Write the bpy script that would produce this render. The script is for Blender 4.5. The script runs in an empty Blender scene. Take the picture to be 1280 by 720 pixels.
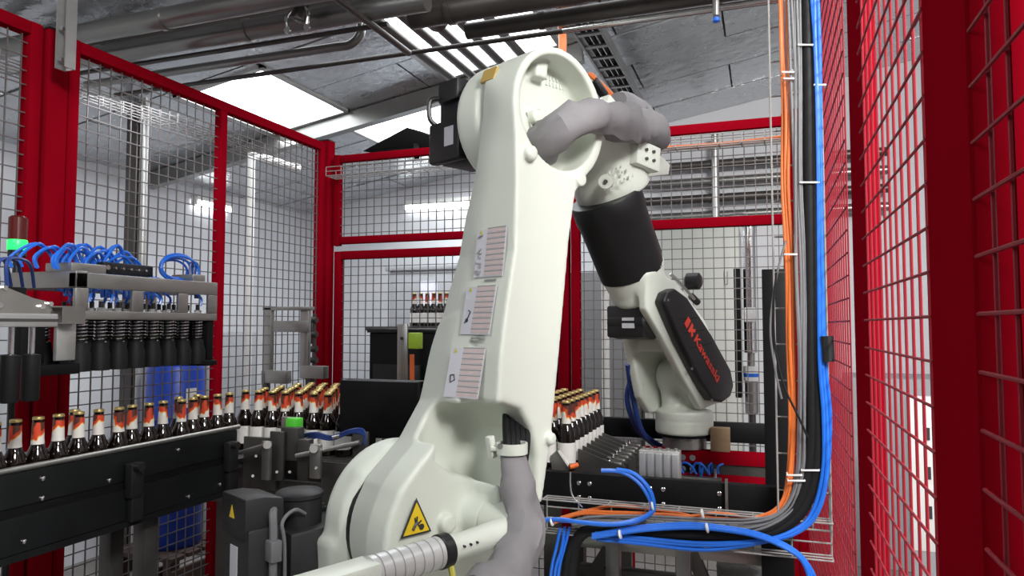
import bpy, bmesh, math, random
import numpy as np
from mathutils import Vector, Matrix, noise
random.seed(7)
SC = bpy.context.scene
COL = SC.collection
PI = math.pi
# ------------------------------------------------------------------ camera, world, light, exposure
FPX = 889.0                      # focal length in pixels of the 1280 x 720 frame
YAW, PITCH = math.radians(19.5), math.radians(3.03)
CAM = np.array([0.0, 0.0, 1.6])
cd = bpy.data.cameras.new('camera'); cam = bpy.data.objects.new('camera', cd); COL.objects.link(cam)
cam.location = CAM; cam.rotation_euler = (PI/2 + PITCH, 0, YAW)
cd.sensor_width = 36; cd.lens = FPX/1280*36; cd.clip_start = 0.02
SC.camera = cam
w = bpy.data.worlds.new('world'); SC.world = w; w.use_nodes = True
w.node_tree.nodes['Background'].inputs[0].default_value = (0.86, 0.93, 1.0, 1)
w.node_tree.nodes['Background'].inputs[1].default_value = 0.11
SC.view_settings.view_transform = 'Standard'; SC.view_settings.look = 'None'
SC.view_settings.exposure = 0.0; SC.view_settings.gamma = 1.0; SC.view_settings.use_curve_mapping = False

def area(name, loc, target, sx, sy, power, col=(1, 1, 1)):
    l = bpy.data.lights.new(name, 'AREA'); l.shape = 'RECTANGLE'; l.size = sx; l.size_y = sy
    l.energy = power; l.color = col
    o = bpy.data.objects.new(name, l); COL.objects.link(o); o.location = loc
    o.rotation_euler = (Vector(target)-Vector(loc)).to_track_quat('-Z', 'Y').to_euler(); return o
area('hall_lamp_light', (1.5, -0.3, 3.3), (-0.5, 2.0, 1.5), 1.2, 0.5, 230, (1.0, 0.98, 0.95))
area('skylight_light', (-1.0, 3.2, 3.0), (-1.0, 3.2, 0), 2.2, 1.0, 15, (0.92, 0.97, 1.0))
area('back_hall_light', (-2.6, 4.8, 2.85), (-2.9, 4.9, 0), 2.2, 0.6, 26, (0.95, 0.98, 1.0))
area('cell_fill_light', (-1.7, -0.2, 3.0), (-0.3, 1.4, 1.4), 0.9, 1.2, 27, (0.95, 0.98, 1.0))  # fill added over the cell near the camera; roof has no opening here
area('left_wall_fill_light', (-3.3, 2.6, 2.8), (-3.8, 2.8, 1.0), 0.4, 2.4, 15, (0.93, 0.97, 1.0))  # unseen fill added to brighten the left wall
area('right_hall_light', (1.3, 2.5, 3.3), (0.9, 3.2, 0), 0.5, 2.0, 18, (0.97, 0.98, 1.0))

# ------------------------------------------------------------------ pixel -> point on a real plane
_R = np.array([math.cos(YAW), math.sin(YAW), 0]); _H = np.array([-math.sin(YAW), math.cos(YAW), 0])
_W = _H*math.cos(PITCH) + np.array([0, 0, math.sin(PITCH)]); _U = np.cross(_R, _W)
def ray(u, v): return _W + _R*((u-640)/FPX) + _U*((360-v)/FPX)
def pl(u, v, p, n):
    d = ray(u, v); n = np.array(n, float)
    return CAM + d*(np.dot(np.array(p, float)-CAM, n)/np.dot(d, n))
def onX(u, v, x): return Vector(pl(u, v, (x, 0, 0), (1, 0, 0)))
def onY(u, v, y): return Vector(pl(u, v, (0, y, 0), (0, 1, 0)))
def onZ(u, v, z): return Vector(pl(u, v, (0, 0, z), (0, 0, 1)))

# ------------------------------------------------------------------ materials
M = {}
def mat(name, col, rough=0.5, metal=0.0, var=0.08, scale=8.0, bump=0.0, bscale=40.0, emit=None, es=0.0, spec=0.5, alpha=None, trans=0.0, coat=0.0, rvar=0.1):
    m = bpy.data.materials.new(name); m.use_nodes = True; nt = m.node_tree; N = nt.nodes; L = nt.links
    b = N['Principled BSDF']; b.inputs['Metallic'].default_value = metal
    b.inputs['Specular IOR Level'].default_value = spec
    b.inputs['Transmission Weight'].default_value = trans
    b.inputs['Coat Weight'].default_value = coat
    tc = N.new('ShaderNodeTexCoord'); nz = N.new('ShaderNodeTexNoise'); nz.inputs['Scale'].default_value = scale
    nz.inputs['Detail'].default_value = 5
    L.new(tc.outputs['Object'], nz.inputs['Vector'])
    mx = N.new('ShaderNodeMix'); mx.data_type = 'RGBA'
    a = [max(0, c*(1-var)) for c in col]; c2 = [min(1, c*(1+var)) for c in col]
    mx.inputs[6].default_value = (*a, 1); mx.inputs[7].default_value = (*c2, 1)
    L.new(nz.outputs['Fac'], mx.inputs[0]); L.new(mx.outputs[2], b.inputs['Base Color'])
    mr = N.new('ShaderNodeMapRange'); mr.inputs[3].default_value = max(0.02, rough-rvar); mr.inputs[4].default_value = min(1, rough+rvar)
    L.new(nz.outputs['Fac'], mr.inputs[0]); L.new(mr.outputs[0], b.inputs['Roughness'])
    if bump:
        n2 = N.new('ShaderNodeTexNoise'); n2.inputs['Scale'].default_value = bscale; n2.inputs['Detail'].default_value = 4
        L.new(tc.outputs['Object'], n2.inputs['Vector'])
        bp = N.new('ShaderNodeBump'); bp.inputs['Strength'].default_value = bump; bp.inputs['Distance'].default_value = 0.01
        L.new(n2.outputs['Fac'], bp.inputs['Height']); L.new(bp.outputs['Normal'], b.inputs['Normal'])
    if emit:
        b.inputs['Emission Color'].default_value = (*emit, 1); b.inputs['Emission Strength'].default_value = es
    M[name] = m; return m
mat('robot_white', (0.70, 0.74, 0.66), 0.38, var=0.04, scale=5, bump=0.03, bscale=120)
mat('wrist_white', (0.72, 0.76, 0.68), 0.3, var=0.03, scale=5)
mat('black_plastic', (0.012, 0.012, 0.013), 0.38, var=0.2)
mat('black_sleeve', (0.006, 0.006, 0.007), 0.45, var=0.2)
mat('black_metal', (0.006, 0.006, 0.007), 0.55, var=0.3, scale=20, spec=0.15)
mat('foil_label', (0.62, 0.63, 0.62), 0.3, 0.25, var=0.06)
mat('hood_black', (0.006, 0.006, 0.006), 0.9, spec=0.1)
mat('motor_black', (0.018, 0.018, 0.02), 0.5, var=0.2, scale=14, bump=0.05, bscale=200)
mat('dark_rubber', (0.008, 0.008, 0.009), 0.6, var=0.2, spec=0.25)
mat('red_paint', (0.235, 0.002, 0.009), 0.65, spec=0.0, var=0.1, scale=6)
mat('red_wire', (0.24, 0.016, 0.026), 0.5, spec=0.2, var=0.15, scale=9)
mat('wire_grey', (0.16, 0.14, 0.14), 0.45, 0.4, var=0.2)
mat('steel', (0.42, 0.41, 0.39), 0.36, 0.9, var=0.15, scale=14, bump=0.05, bscale=90)
mat('steel_bright', (0.75, 0.75, 0.74), 0.2, 1.0, var=0.08, scale=14)
mat('steel_dark', (0.12, 0.115, 0.11), 0.42, 0.75, var=0.3, scale=10, bump=0.05)
mat('pipe_steel', (0.27, 0.27, 0.26), 0.33, 0.85, var=0.2, scale=4, bump=0.03)
mat('pipe_dark', (0.10, 0.09, 0.085), 0.4, 0.7, var=0.25, scale=5)
mat('galvanised', (0.50, 0.50, 0.49), 0.42, 0.75, var=0.18, scale=22)
mat('plate_black_steel', (0.008, 0.009, 0.010), 0.34, 0.1, var=0.4, scale=5, bump=0.0)
mat('aluminium', (0.62, 0.62, 0.63), 0.35, 0.8, var=0.08)
mat('foil', (0.60, 0.62, 0.64), 0.28, 0.8, var=0.12, scale=6, bump=0.9, bscale=11)
mat('roof_dark', (0.10, 0.10, 0.10), 0.8)
mat('wall_white', (0.68, 0.69, 0.72), 0.7, var=0.05, scale=2.5, bump=0.03)
mat('wall_grey', (0.42, 0.43, 0.45), 0.6, var=0.08, scale=2)
mat('concrete', (0.22, 0.20, 0.19), 0.6, var=0.3, scale=3, bump=0.1)
mat('cabinet_beige', (0.50, 0.51, 0.47), 0.5, var=0.04)
mat('cabinet_grey', (0.33, 0.34, 0.36), 0.5, var=0.06)
mat('cabinet_dark', (0.16, 0.16, 0.165), 0.5, var=0.08)
mat('blue_hose', (0.02, 0.16, 0.72), 0.3, var=0.1)
mat('blue_hose_dark', (0.02, 0.05, 0.22), 0.35, var=0.1)
mat('orange_cable', (0.72, 0.17, 0.035), 0.45, var=0.1)
mat('grey_cable', (0.17, 0.17, 0.18), 0.5, var=0.1)
mat('grey_fabric', (0.235, 0.225, 0.235), 0.75, var=0.1, scale=20, bump=0.25, bscale=22)
mat('white_plastic', (0.80, 0.80, 0.78), 0.4, var=0.03)
mat('bottle_glass', (0.006, 0.0025, 0.0015), 0.08, var=0.2, coat=0.4)
mat('crown_gold', (0.70, 0.55, 0.22), 0.3, 0.85, var=0.1)
mat('paper_white', (0.80, 0.78, 0.75), 0.6, var=0.05)
mat('drum_blue', (0.010, 0.055, 0.42), 0.35, var=0.1, scale=3)
mat('sensor_green', (0.10, 0.62, 0.05), 0.4)
mat('sensor_lime', (0.45, 0.68, 0.05), 0.4)
mat('orange_plastic', (0.80, 0.15, 0.03), 0.4)
mat('label_lilac', (0.62, 0.62, 0.68), 0.3, var=0.05)
mat('label_rose', (0.60, 0.50, 0.49), 0.35, var=0.12, scale=60)
mat('ink', (0.03, 0.03, 0.035), 0.5)
mat('print_grey', (0.30, 0.30, 0.29), 0.6)
mat('warning_yellow', (0.85, 0.60, 0.02), 0.35, var=0.04)
mat('tag_yellow', (0.55, 0.52, 0.10), 0.4)
mat('logo_red', (0.72, 0.055, 0.03), 0.4)
mat('crate_wood', (0.07, 0.04, 0.03), 0.7, var=0.2)
mat('tray_wire', (0.33, 0.32, 0.31), 0.6, 0.2, var=0.15)
mat('tape_ochre', (0.48, 0.33, 0.09), 0.5)
mat('box_tan', (0.32, 0.21, 0.12), 0.6)
mat('skylight_pane', (0.9, 0.95, 1.0), 0.4, emit=(0.93, 0.98, 1.0), es=5.0)
mat('tube_light', (1, 1, 1), 0.4, emit=(0.95, 0.98, 1.0), es=7.0)
mat('green_lamp', (0.05, 0.8, 0.2), 0.3, emit=(0.0, 1.0, 0.10), es=1.3)
mat('red_lens', (0.10, 0.012, 0.010), 0.25)
mat('screen_pane', (0.6, 0.6, 0.7), 0.3, emit=(0.7, 0.72, 0.85), es=0.35)
mat('amber_lamp', (0.9, 0.7, 0.4), 0.3, emit=(1.0, 0.75, 0.45), es=1.2)
def label_mat():
    m = bpy.data.materials.new('neck_label_print'); m.use_nodes = True; nt = m.node_tree; N = nt.nodes; L = nt.links
    b = N['Principled BSDF']; b.inputs['Roughness'].default_value = 0.4
    tc = N.new('ShaderNodeTexCoord'); sp = N.new('ShaderNodeSeparateXYZ'); L.new(tc.outputs['Generated'], sp.inputs[0])
    nz = N.new('ShaderNodeTexNoise'); nz.inputs['Scale'].default_value = 1.6; nz.inputs['Detail'].default_value = 1; L.new(tc.outputs['Generated'], nz.inputs['Vector'])
    ad = N.new('ShaderNodeMath'); ad.operation = 'MULTIPLY_ADD'; L.new(nz.outputs['Fac'], ad.inputs[0]); ad.inputs[1].default_value = 1.5
    L.new(sp.outputs[2], ad.inputs[2])
    sb = N.new('ShaderNodeMath'); sb.operation = 'SUBTRACT'; L.new(ad.outputs[0], sb.inputs[0]); sb.inputs[1].default_value = 0.62
    cr = N.new('ShaderNodeValToRGB'); cr.color_ramp.interpolation = 'CONSTANT'; e = cr.color_ramp.elements
    e[0].position = 0; e[0].color = (0.78, 0.75, 0.70, 1); e[1].position = 0.5; e[1].color = (0.85, 0.45, 0.08, 1)
    x = e.new(0.58); x.color = (0.62, 0.06, 0.02, 1); x = e.new(0.86); x.color = (0.10, 0.03, 0.02, 1)
    L.new(sb.outputs[0], cr.inputs[0]); L.new(cr.outputs[0], b.inputs['Base Color']); M['neck_label'] = m
label_mat()

# ------------------------------------------------------------------ mesh helpers
class MB:
    def __init__(s): s.v = []; s.f = []
    def add(s, vs, fs):
        k = len(s.v); s.v += [tuple(map(float, p)) for p in vs]; s.f += [tuple(i+k for i in f) for f in fs]; return s
    def box(s, lo, hi):
        (a, b, c), (d, e, f) = lo, hi
        return s.add([(a,b,c),(d,b,c),(d,e,c),(a,e,c),(a,b,f),(d,b,f),(d,e,f),(a,e,f)],
                     [(0,3,2,1),(4,5,6,7),(0,1,5,4),(1,2,6,5),(2,3,7,6),(3,0,4,7)])
    def obox(s, c, ax, ay, az):            # centre and three half-axis vectors
        c = Vector(c); ax = Vector(ax); ay = Vector(ay); az = Vector(az)
        if ax.cross(ay).dot(az) < 0: ax = -ax
        vs = [c+ax*i+ay*j+az*k for k in (-1,1) for (i,j) in ((-1,-1),(1,-1),(1,1),(-1,1))]
        return s.add(vs, [(0,3,2,1),(4,5,6,7),(0,1,5,4),(1,2,6,5),(2,3,7,6),(3,0,4,7)])
    def bar(s, p, q, w, h, up=(0,0,1)):    # rectangular bar from p to q
        p = Vector(p); q = Vector(q); d = (q-p); L = d.length; d.normalize()
        x = d.cross(Vector(up)); x = x.normalized() if x.length > 1e-6 else Vector((1,0,0)); z = x.cross(d)
        return s.obox((p+q)/2, d*L/2, x*w/2, z*h/2)
    def lathe(s, prof, p, ax, seg=24, cap=True):      # prof: (r, t) along axis
        p = Vector(p); ax = Vector(ax).normalized(); x = ax.orthogonal().normalized(); y = ax.cross(x)
        vs = []; fs = []
        for r, t in prof:
            for i in range(seg):
                a = 2*PI*i/seg; vs.append(p+ax*t+(x*math.cos(a)+y*math.sin(a))*max(r, 1e-5))
        for j in range(len(prof)-1):
            for i in range(seg):
                k = (i+1) % seg; fs.append((j*seg+i, j*seg+k, (j+1)*seg+k, (j+1)*seg+i))
        if cap: fs.append(tuple(range(seg))[::-1]); fs.append(tuple((len(prof)-1)*seg+i for i in range(seg)))
        return s.add(vs, fs)
    def cyl(s, p, q, r, r2=None, seg=20):
        p = Vector(p); q = Vector(q); return s.lathe([(r, 0), (r if r2 is None else r2, (q-p).length)], p, q-p, seg)
    def tube(s, pts, r, seg=8, sub=6, wr=0.0, seed=0, cap=True):
        P = [Vector(p) for p in pts]
        if sub > 1 and len(P) > 2:
            Q = []
            for i in range(len(P)-1):
                a = P[max(i-1,0)]; b = P[i]; c = P[i+1]; d = P[min(i+2, len(P)-1)]
                for k in range(sub):
                    t = k/sub; Q.append(0.5*((2*b)+(c-a)*t+(2*a-5*b+4*c-d)*t*t+(3*b-a-3*c+d)*t**3))
            Q.append(P[-1]); P = Q
        n = len(P); vs = []; fs = []; x = None
        for i in range(n):
            d = (P[min(i+1,n-1)]-P[max(i-1,0)]).normalized()
            if x is None: x = d.orthogonal().normalized()
            x = (x-d*x.dot(d)).normalized(); y = d.cross(x)
            rr = r(i/(n-1)) if callable(r) else r
            for k in range(seg):
                a = 2*PI*k/seg; dirv = x*math.cos(a)+y*math.sin(a); q = P[i]+dirv*rr
                if wr: q = q+dirv*wr*(noise.noise(q*6+Vector((seed,0,0)))*.8-1.0*(1-min(1, 3.5*abs(noise.noise(Vector((q.x*7+q.z*3, q.y*7-q.z*2, q.z*5+seed))))))-.2*(1-min(1, 3*abs(noise.noise(q*14+Vector((0,0,seed)))))))
                vs.append(q)
        for i in range(n-1):
            for k in range(seg):
                l = (k+1) % seg; fs.append((i*seg+k, i*seg+l, (i+1)*seg+l, (i+1)*seg+k))
        if cap: fs.append(tuple(range(seg))[::-1]); fs.append(tuple((n-1)*seg+k for k in range(seg)))
        return s.add(vs, fs)
    def prism(s, a, b):                    # two matching 3D outlines
        n = len(a); s.add(list(a)+list(b), [tuple(range(n)), tuple(range(2*n-1, n-1, -1))]+[((i+1) % n, i, n+i, n+(i+1) % n) for i in range(n)]); return s
    def build(s, name, m, parent=None, bevel=0.0, smooth=None, seg=2, fix=False):
        base = root_loc(parent)
        me = bpy.data.meshes.new(name)
        if parent is None:
            A = np.array(s.v); base = Vector(((A[:,0].min()+A[:,0].max())/2, (A[:,1].min()+A[:,1].max())/2, A[:,2].min()))
        me.from_pydata([(x-base.x, y-base.y, z-base.z) for x, y, z in s.v], [], s.f)
        if bevel or fix:
            bm = bmesh.new(); bm.from_mesh(me)
            if fix: bmesh.ops.recalc_face_normals(bm, faces=bm.faces)
            if bevel:
                ed = [e for e in bm.edges if len(e.link_faces) == 2 and e.calc_face_angle(0) > 0.6]
                bmesh.ops.bevel(bm, geom=ed, offset=bevel, segments=seg, profile=0.5, affect='EDGES', clamp_overlap=True)
            bm.to_mesh(me); bm.free()
        me.materials.append(m if not isinstance(m, str) else M[m])
        if smooth is None: smooth = True
        if smooth: me.shade_smooth(); me.set_sharp_from_angle(angle=math.radians(38))
        o = bpy.data.objects.new(name, me); COL.objects.link(o)
        if parent is None: o.location = base
        else: o.parent = parent
        return o
def root_loc(o):
    v = Vector((0,0,0))
    while o is not None: v += Vector(o.location); o = o.parent
    return v
def thing(name, label, cat, loc=(0,0,0), group=None):
    o = bpy.data.objects.new(name, None); COL.objects.link(o); o.location = loc; o.empty_display_size = 0.1
    o['label'] = label; o['category'] = cat
    if group: o['group'] = group
    return o
def tag(o, label, cat, group=None):
    o['label'] = label; o['category'] = cat
    if group: o['group'] = group
    return o
ORD = ['first', 'second', 'third', 'fourth', 'fifth', 'sixth', 'seventh', 'eighth', 'ninth', 'tenth', 'eleventh', 'twelfth', 'thirteenth', 'fourteenth', 'fifteenth', 'sixteenth']
def struct(o): o['kind'] = 'structure'; return o
def stuff(o): o['kind'] = 'stuff'; return o
def dup(root, loc, label=None, group=None):
    r = root.copy(); COL.objects.link(r); r.location = loc
    if label: r['label'] = label
    if group: r['group'] = group
    for ch in list(root.children):
        c = ch.copy(); COL.objects.link(c); c.parent = r
        for g in ch.children:
            d = g.copy(); COL.objects.link(d); d.parent = c
    return r
def copy_part(o, parent, off):
    c = o.copy(); COL.objects.link(c); c.parent = parent; c.location = Vector(o.location)+Vector(off); return c

# ------------------------------------------------------------------ signed distance castings (surface nets)
def smin(a, b, k): h = np.clip(0.5+0.5*(b-a)/k, 0, 1); return b*(1-h)+a*h-k*h*(1-h)
def smax(a, b, k): return -smin(-a, -b, k)
def ext(d2, n, n0, n1, r=0.008):
    dn = np.maximum(n0-n, n-n1); a = d2+r; b = dn+r
    return np.minimum(np.maximum(a, b), 0)+np.sqrt(np.maximum(a, 0)**2+np.maximum(b, 0)**2)-r
def circ(f, z, cf, cz, R): return np.sqrt((f-cf)**2+(z-cz)**2)-R
def poly(f, z, P):
    P = np.array(P, float); d = np.full(np.broadcast(f, z).shape, 1e9); s = np.ones_like(d)
    for i in range(len(P)):
        a = P[i]; b = P[i-1]; e = b-a; wx = f-a[0]; wy = z-a[1]
        t = np.clip((wx*e[0]+wy*e[1])/(e@e), 0, 1); d = np.minimum(d, (wx-e[0]*t)**2+(wy-e[1]*t)**2)
        c1 = z >= a[1]; c2 = z < b[1]; c3 = e[0]*wy > e[1]*wx
        flip = (c1 & c2 & c3) | (~c1 & ~c2 & ~c3); s = np.where(flip, -s, s)
    return s*np.sqrt(d)
def cone(f, n, z, A, B, ra, rb):           # round cone-like capsule
    A = np.array(A, float); B = np.array(B, float); e = B-A; L = e@e
    t = np.clip(((f-A[0])*e[0]+(n-A[1])*e[1]+(z-A[2])*e[2])/L, 0, 1)
    return np.sqrt((f-A[0]-e[0]*t)**2+(n-A[1]-e[1]*t)**2+(z-A[2]-e[2]*t)**2)-(ra+(rb-ra)*t)
def nets(fn, lo, hi, h):
    ax = [np.arange(lo[i], hi[i]+h, h) for i in range(3)]
    X, Y, Z = np.meshgrid(*ax, indexing='ij', sparse=True)
    V = np.broadcast_to(fn(X, Y, Z), tuple(len(a) for a in ax)).astype(float); I = V < 0
    sh = tuple(n-1 for n in V.shape); acc = np.zeros(sh+(3,)); cnt = np.zeros(sh)
    def cs(a, o): return a[o[0]:o[0]+sh[0], o[1]:o[1]+sh[1], o[2]:o[2]+sh[2]]
    C = [(i,j,k) for i in (0,1) for j in (0,1) for k in (0,1)]
    for a in C:
        for d in range(3):
            if a[d]: continue
            b = list(a); b[d] = 1
            va = cs(V, a); vb = cs(V, b); cr = (va < 0) != (vb < 0)
            t = np.where(cr, va/np.where(cr, va-vb, 1), 0)
            for q in range(3): acc[..., q] += np.where(cr, a[q]+(t if q == d else 0), 0)
            cnt += cr
    act = cnt > 0; idx = np.full(sh, -1); idx[act] = np.arange(act.sum())
    g = np.argwhere(act); vs = (g+acc[act]/cnt[act][:, None])*h+np.array([a[0] for a in ax])
    fs = []
    for d in range(3):
        e1, e2 = (d+1) % 3, (d+2) % 3
        sl = [slice(1, -1)]*3; sl[d] = slice(0, -1); s2 = list(sl); s2[d] = slice(1, None)
        A = I[tuple(sl)]; B = I[tuple(s2)]
        for sgn, mk in ((1, A & ~B), (-1, ~A & B)):
            p = np.argwhere(mk); p = p+np.array([0 if q == d else 1 for q in range(3)])
            def at(o1, o2):
                q = p.copy(); q[:, e1] -= o1; q[:, e2] -= o2; return idx[q[:,0], q[:,1], q[:,2]]
            Q = np.stack([at(0,0), at(1,0), at(1,1), at(0,1)], 1)
            if sgn < 0: Q = Q[:, ::-1]
            fs.append(Q)
    return vs, np.concatenate(fs)
def net_obj(name, fn, lo, hi, h, m, parent, tf):
    vs, fs = nets(fn, lo, hi, h)
    Wv = tf(vs); base = np.array(root_loc(parent))
    me = bpy.data.meshes.new(name); me.from_pydata((Wv-base).tolist(), [], fs.tolist())
    me.materials.append(M[m]); me.shade_smooth()
    o = bpy.data.objects.new(name, me); COL.objects.link(o); o.parent = parent; return o

# ================================================================== the room
ROOF0, SL = 3.46, 0.165
def roofz(x): return ROOF0+SL*x
XL, XR, YB, YF = -4.4, 2.6, 6.1, -2.0
struct(MB().box((XL-.1, YF, -0.1), (XR+.1, YB+.1, 0)).build('floor', 'concrete'))
struct(MB().box((XL-.1, YF, 0), (XL, YB, roofz(XL)+.02)).build('wall_left', 'wall_white'))
mb = MB(); mb.prism([(XL, YB, 0), (XR, YB, 0), (XR, YB, roofz(XR)), (XL, YB, roofz(XL))], [(XL, YB+.1, 0), (XR, YB+.1, 0), (XR, YB+.1, roofz(XR)), (XL, YB+.1, roofz(XL))])
struct(mb.build('wall_back', 'wall_white', fix=True))
struct(MB().box((XR, YF, 0), (XR+.1, YB, roofz(XR))).build('wall_right', 'wall_grey'))
SKY = [(-3.21, -2.58, 3.17, 4.05), (-1.88, -1.10, 3.05, 4.02), (-2.78, -1.60, 4.16, 5.40), (0.6, 1.8, 0.2, 1.6)]
def cut_rects(r, holes):
    out = [r]
    for h in holes:
        nx = []
        for (a, b, c, d) in out:
            if h[0] >= b or h[1] <= a or h[2] >= d or h[3] <= c: nx.append((a, b, c, d)); continue
            if a < h[0]: nx.append((a, h[0], c, d))
            if h[1] < b: nx.append((h[1], b, c, d))
            x0, x1 = max(a, h[0]), min(b, h[1])
            if c < h[2]: nx.append((x0, x1, c, h[2]))
            if h[3] < d: nx.append((x0, x1, h[3], d))
        out = nx
    return [q for q in out if q[1]-q[0] > .03 and q[3]-q[2] > .03]
def roof_slab(mb, r, z0, z1):
    a, b, c, d = r
    lo = [(a,c,roofz(a)+z0),(b,c,roofz(b)+z0),(b,d,roofz(b)+z0),(a,d,roofz(a)+z0)]
    hi = [(a,c,roofz(a)+z1),(b,c,roofz(b)+z1),(b,d,roofz(b)+z1),(a,d,roofz(a)+z1)]
    return mb.add(lo+hi, [(0,3,2,1),(4,5,6,7),(0,1,5,4),(1,2,6,5),(2,3,7,6),(3,0,4,7)])
mb = MB()
for r in cut_rects((XL, XR+.1, YF, YB+.1), SKY): roof_slab(mb, r, 0.03, 0.12)
ceil = struct(mb.build('ceiling', 'roof_dark', smooth=False))
row = 0; y = 0.62
while y < YB:
    x = XL-(0.6 if row % 2 else 0)
    while x < XR:
        for r in cut_rects((max(x, XL)+.006, min(x+1.2, XR)-.006, y+.006, min(y+.5, YB)-.006), SKY):
            dz = random.uniform(-.006, .006)
            roof_slab(MB(), r, dz, 0.03).build('roof_panel', 'foil', ceil, smooth=False)
        x += 1.2
    y += .5; row += 1
for i, s in enumerate(SKY):
    o = struct(roof_slab(MB(), s, 0.05, 0.07).build('window_%d' % (i+1), 'skylight_pane', smooth=False))
    fr = MB(); t = .03
    for q in ((s[0], s[1], s[2], s[2]+t), (s[0], s[1], s[3]-t, s[3]), (s[0], s[0]+t, s[2], s[3]), (s[1]-t, s[1], s[2], s[3])): roof_slab(fr, q, -.012, .05)
    fr.build('window_frame', 'galvanised', o, smooth=False)
# roof purlins
def purlin(y, x0, x1, label):
    mb = MB(); mb.bar((x0, y, roofz(x0)-.06), (x1, y, roofz(x1)-.06), .07, .11)
    return tag(mb.build('roof_beam', 'pipe_steel'), label, 'beam')
purlin(4.09, XL+.05, -1.0, 'dark roof beam crossing between the bright skylights')

# ================================================================== fences
P_ = 0.05
def wires(mb, p, q, z0, z1, r=.0021, pitch=P_, off=None):
    p = Vector(p); q = Vector(q); d = q-p; L = d.length; d.normalize(); nrm = Vector((d.y, -d.x, 0)) if off is None else off
    n = int(L/pitch); zz = Vector((0,0,1))
    for i in range(n+1):
        a = p+d*(i*pitch+(L-n*pitch)/2); mb.obox((a.x, a.y, (z0+z1)/2), d*r, nrm*r, zz*(z1-z0)/2)
    k = int((z1-z0)/pitch)
    for j in range(k+1):
        z = z0+j*pitch+(z1-z0-k*pitch)/2; c = (p+q)/2+nrm*2*r; mb.obox((c.x, c.y, z), d*L/2, nrm*r, zz*r)
def fence(name, label, p, q, z0, z1, rails, stiles=(), w=.045, wm='wire_grey', cat='fence', meshz=None):
    p = Vector(p); q = Vector(q); d = (q-p).normalized(); L = (q-p).length
    t = thing(name, label, cat, ((p.x+q.x)/2, (p.y+q.y)/2, 0))
    for a in [0, L]+list(stiles):
        e_ = .03 if a in stiles else 0
        c = p+d*a; MB().box((c.x-w/2+e_*.1, c.y-w/2, z0+e_), (c.x+w/2-e_*.1, c.y+w/2, z1-e_)).build('frame_post', 'red_paint', t, bevel=.004)
    for z in rails:
        MB().bar((p.x+d.x*w/2, p.y+d.y*w/2, z), (q.x-d.x*w/2, q.y-d.y*w/2, z), w, w*1.05).build('rail', 'red_paint', t, bevel=.004)
    mb = MB(); a, b = meshz or (z0+.02, z1-.02); wires(mb, p+d*w/2, q-d*w/2, a, b)
    stuff(mb.build('wire_mesh', wm, t, smooth=False)); return t
def post(label, lo, hi):
    t = thing('fence_post', label, 'post', ((lo[0]+hi[0])/2, (lo[1]+hi[1])/2, 0))
    MB().box(lo, hi).build('post_tube', 'red_paint', t, bevel=.005)
    cx, cy = (lo[0]+hi[0])/2, (lo[1]+hi[1])/2; e = .018
    MB().box((lo[0]-e, lo[1]-e, 0), (hi[0]+e, hi[1]+e, .01)).build('base_plate', 'red_paint', t)
    MB().box((lo[0]-.001, lo[1]-.001, hi[2]), (hi[0]+.001, hi[1]+.001, hi[2]+.006)).build('end_cap', 'black_plastic', t)
    return t
XF = -2.45
fence('wire_fence', 'red framed wire mesh panel nearest the camera at left edge', (XF, 0.45, 0), (XF, 1.78, 0), .12, 2.68, (.14, 2.655))
post('thick red fence post behind the green signal light', (XF-.035, 1.815, 0), (XF+.035, 1.895, 2.675))
fence('wire_fence', 'long red framed wire mesh panel beside the bottle conveyor', (XF, 1.93, 0), (XF, 3.53, 0), .12, 2.68, (.14, 2.655), stiles=(.79,))
YFc = 3.6
post('red corner post where left and back fences meet', (XF-.035, YFc-.035, 0), (XF+.035, YFc+.035, 2.70))
fence('wire_fence', 'red upper mesh panel above gate, left of robot', (-2.37, YFc, 0), (-1.03, YFc, 0), 2.07, 2.61, (2.10, 2.585), w=.04)
fence('fence_gate', 'red framed mesh gate behind the robot with white gap above', (-2.355, YFc, 0), (-1.045, YFc, 0), .10, 2.035, (.12, 2.012), w=.045, cat='gate')
post('red fence post just right of the robot arm', (-1.01, YFc-.03, 0), (-.955, YFc+.03, 2.60))
fence('wire_fence', 'red framed wire mesh panel in front of beige cabinet', (-.92, YFc, 0), (.115, YFc, 0), .10, 2.61, (.12, 2.105, 2.575), w=.045)
XRt = .175
def near_panel(label, y0, y1, z0=.15, z1=3.1):
    t = thing('wire_fence', label, 'fence', (XRt, (y0+y1)/2, 0))
    r = .0020; n = int(round((y1-y0)/P_))
    vm = hm = None
    for i in range(n):
        yy = y0+(i+.6)*P_
        if vm is None: vm = MB().cyl((XRt+.0048, yy, z0), (XRt+.0048, yy, z1), r, seg=6).build('wire', 'red_wire', t); y00 = yy
        else: copy_part(vm, t, (0, yy-y00, 0))
    k = int((z1-z0)/P_)
    for j in range(k):
        z = z0+.01+j*P_
        if hm is None: hm = MB().cyl((XRt, y0, z), (XRt, y1+.015, z), r, seg=6).build('wire', 'red_wire', t); z00 = z
        else: copy_part(hm, t, (0, 0, z-z00))
    for zz in (z0, z1): MB().bar((XRt+.025, y0, zz), (XRt+.025, y1, zz), .03, .04).build('rail', 'red_paint', t, bevel=.003)
    return t
near_panel('far red mesh panel at right, behind the cable tray', 1.71, 3.56)
near_panel('middle red mesh panel between the two wide right posts', .90, 1.44)
near_panel('nearest red mesh panel at the right edge of view', .20, .70)
post('wide red post standing beside the hanging cable tray', (XRt+.008, 1.452, 0), (XRt+.028, 1.69, 3.2))
post('widest red post nearest the camera at right', (XRt-.004, .715, 0), (XRt+.055, .885, 3.2))
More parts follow.
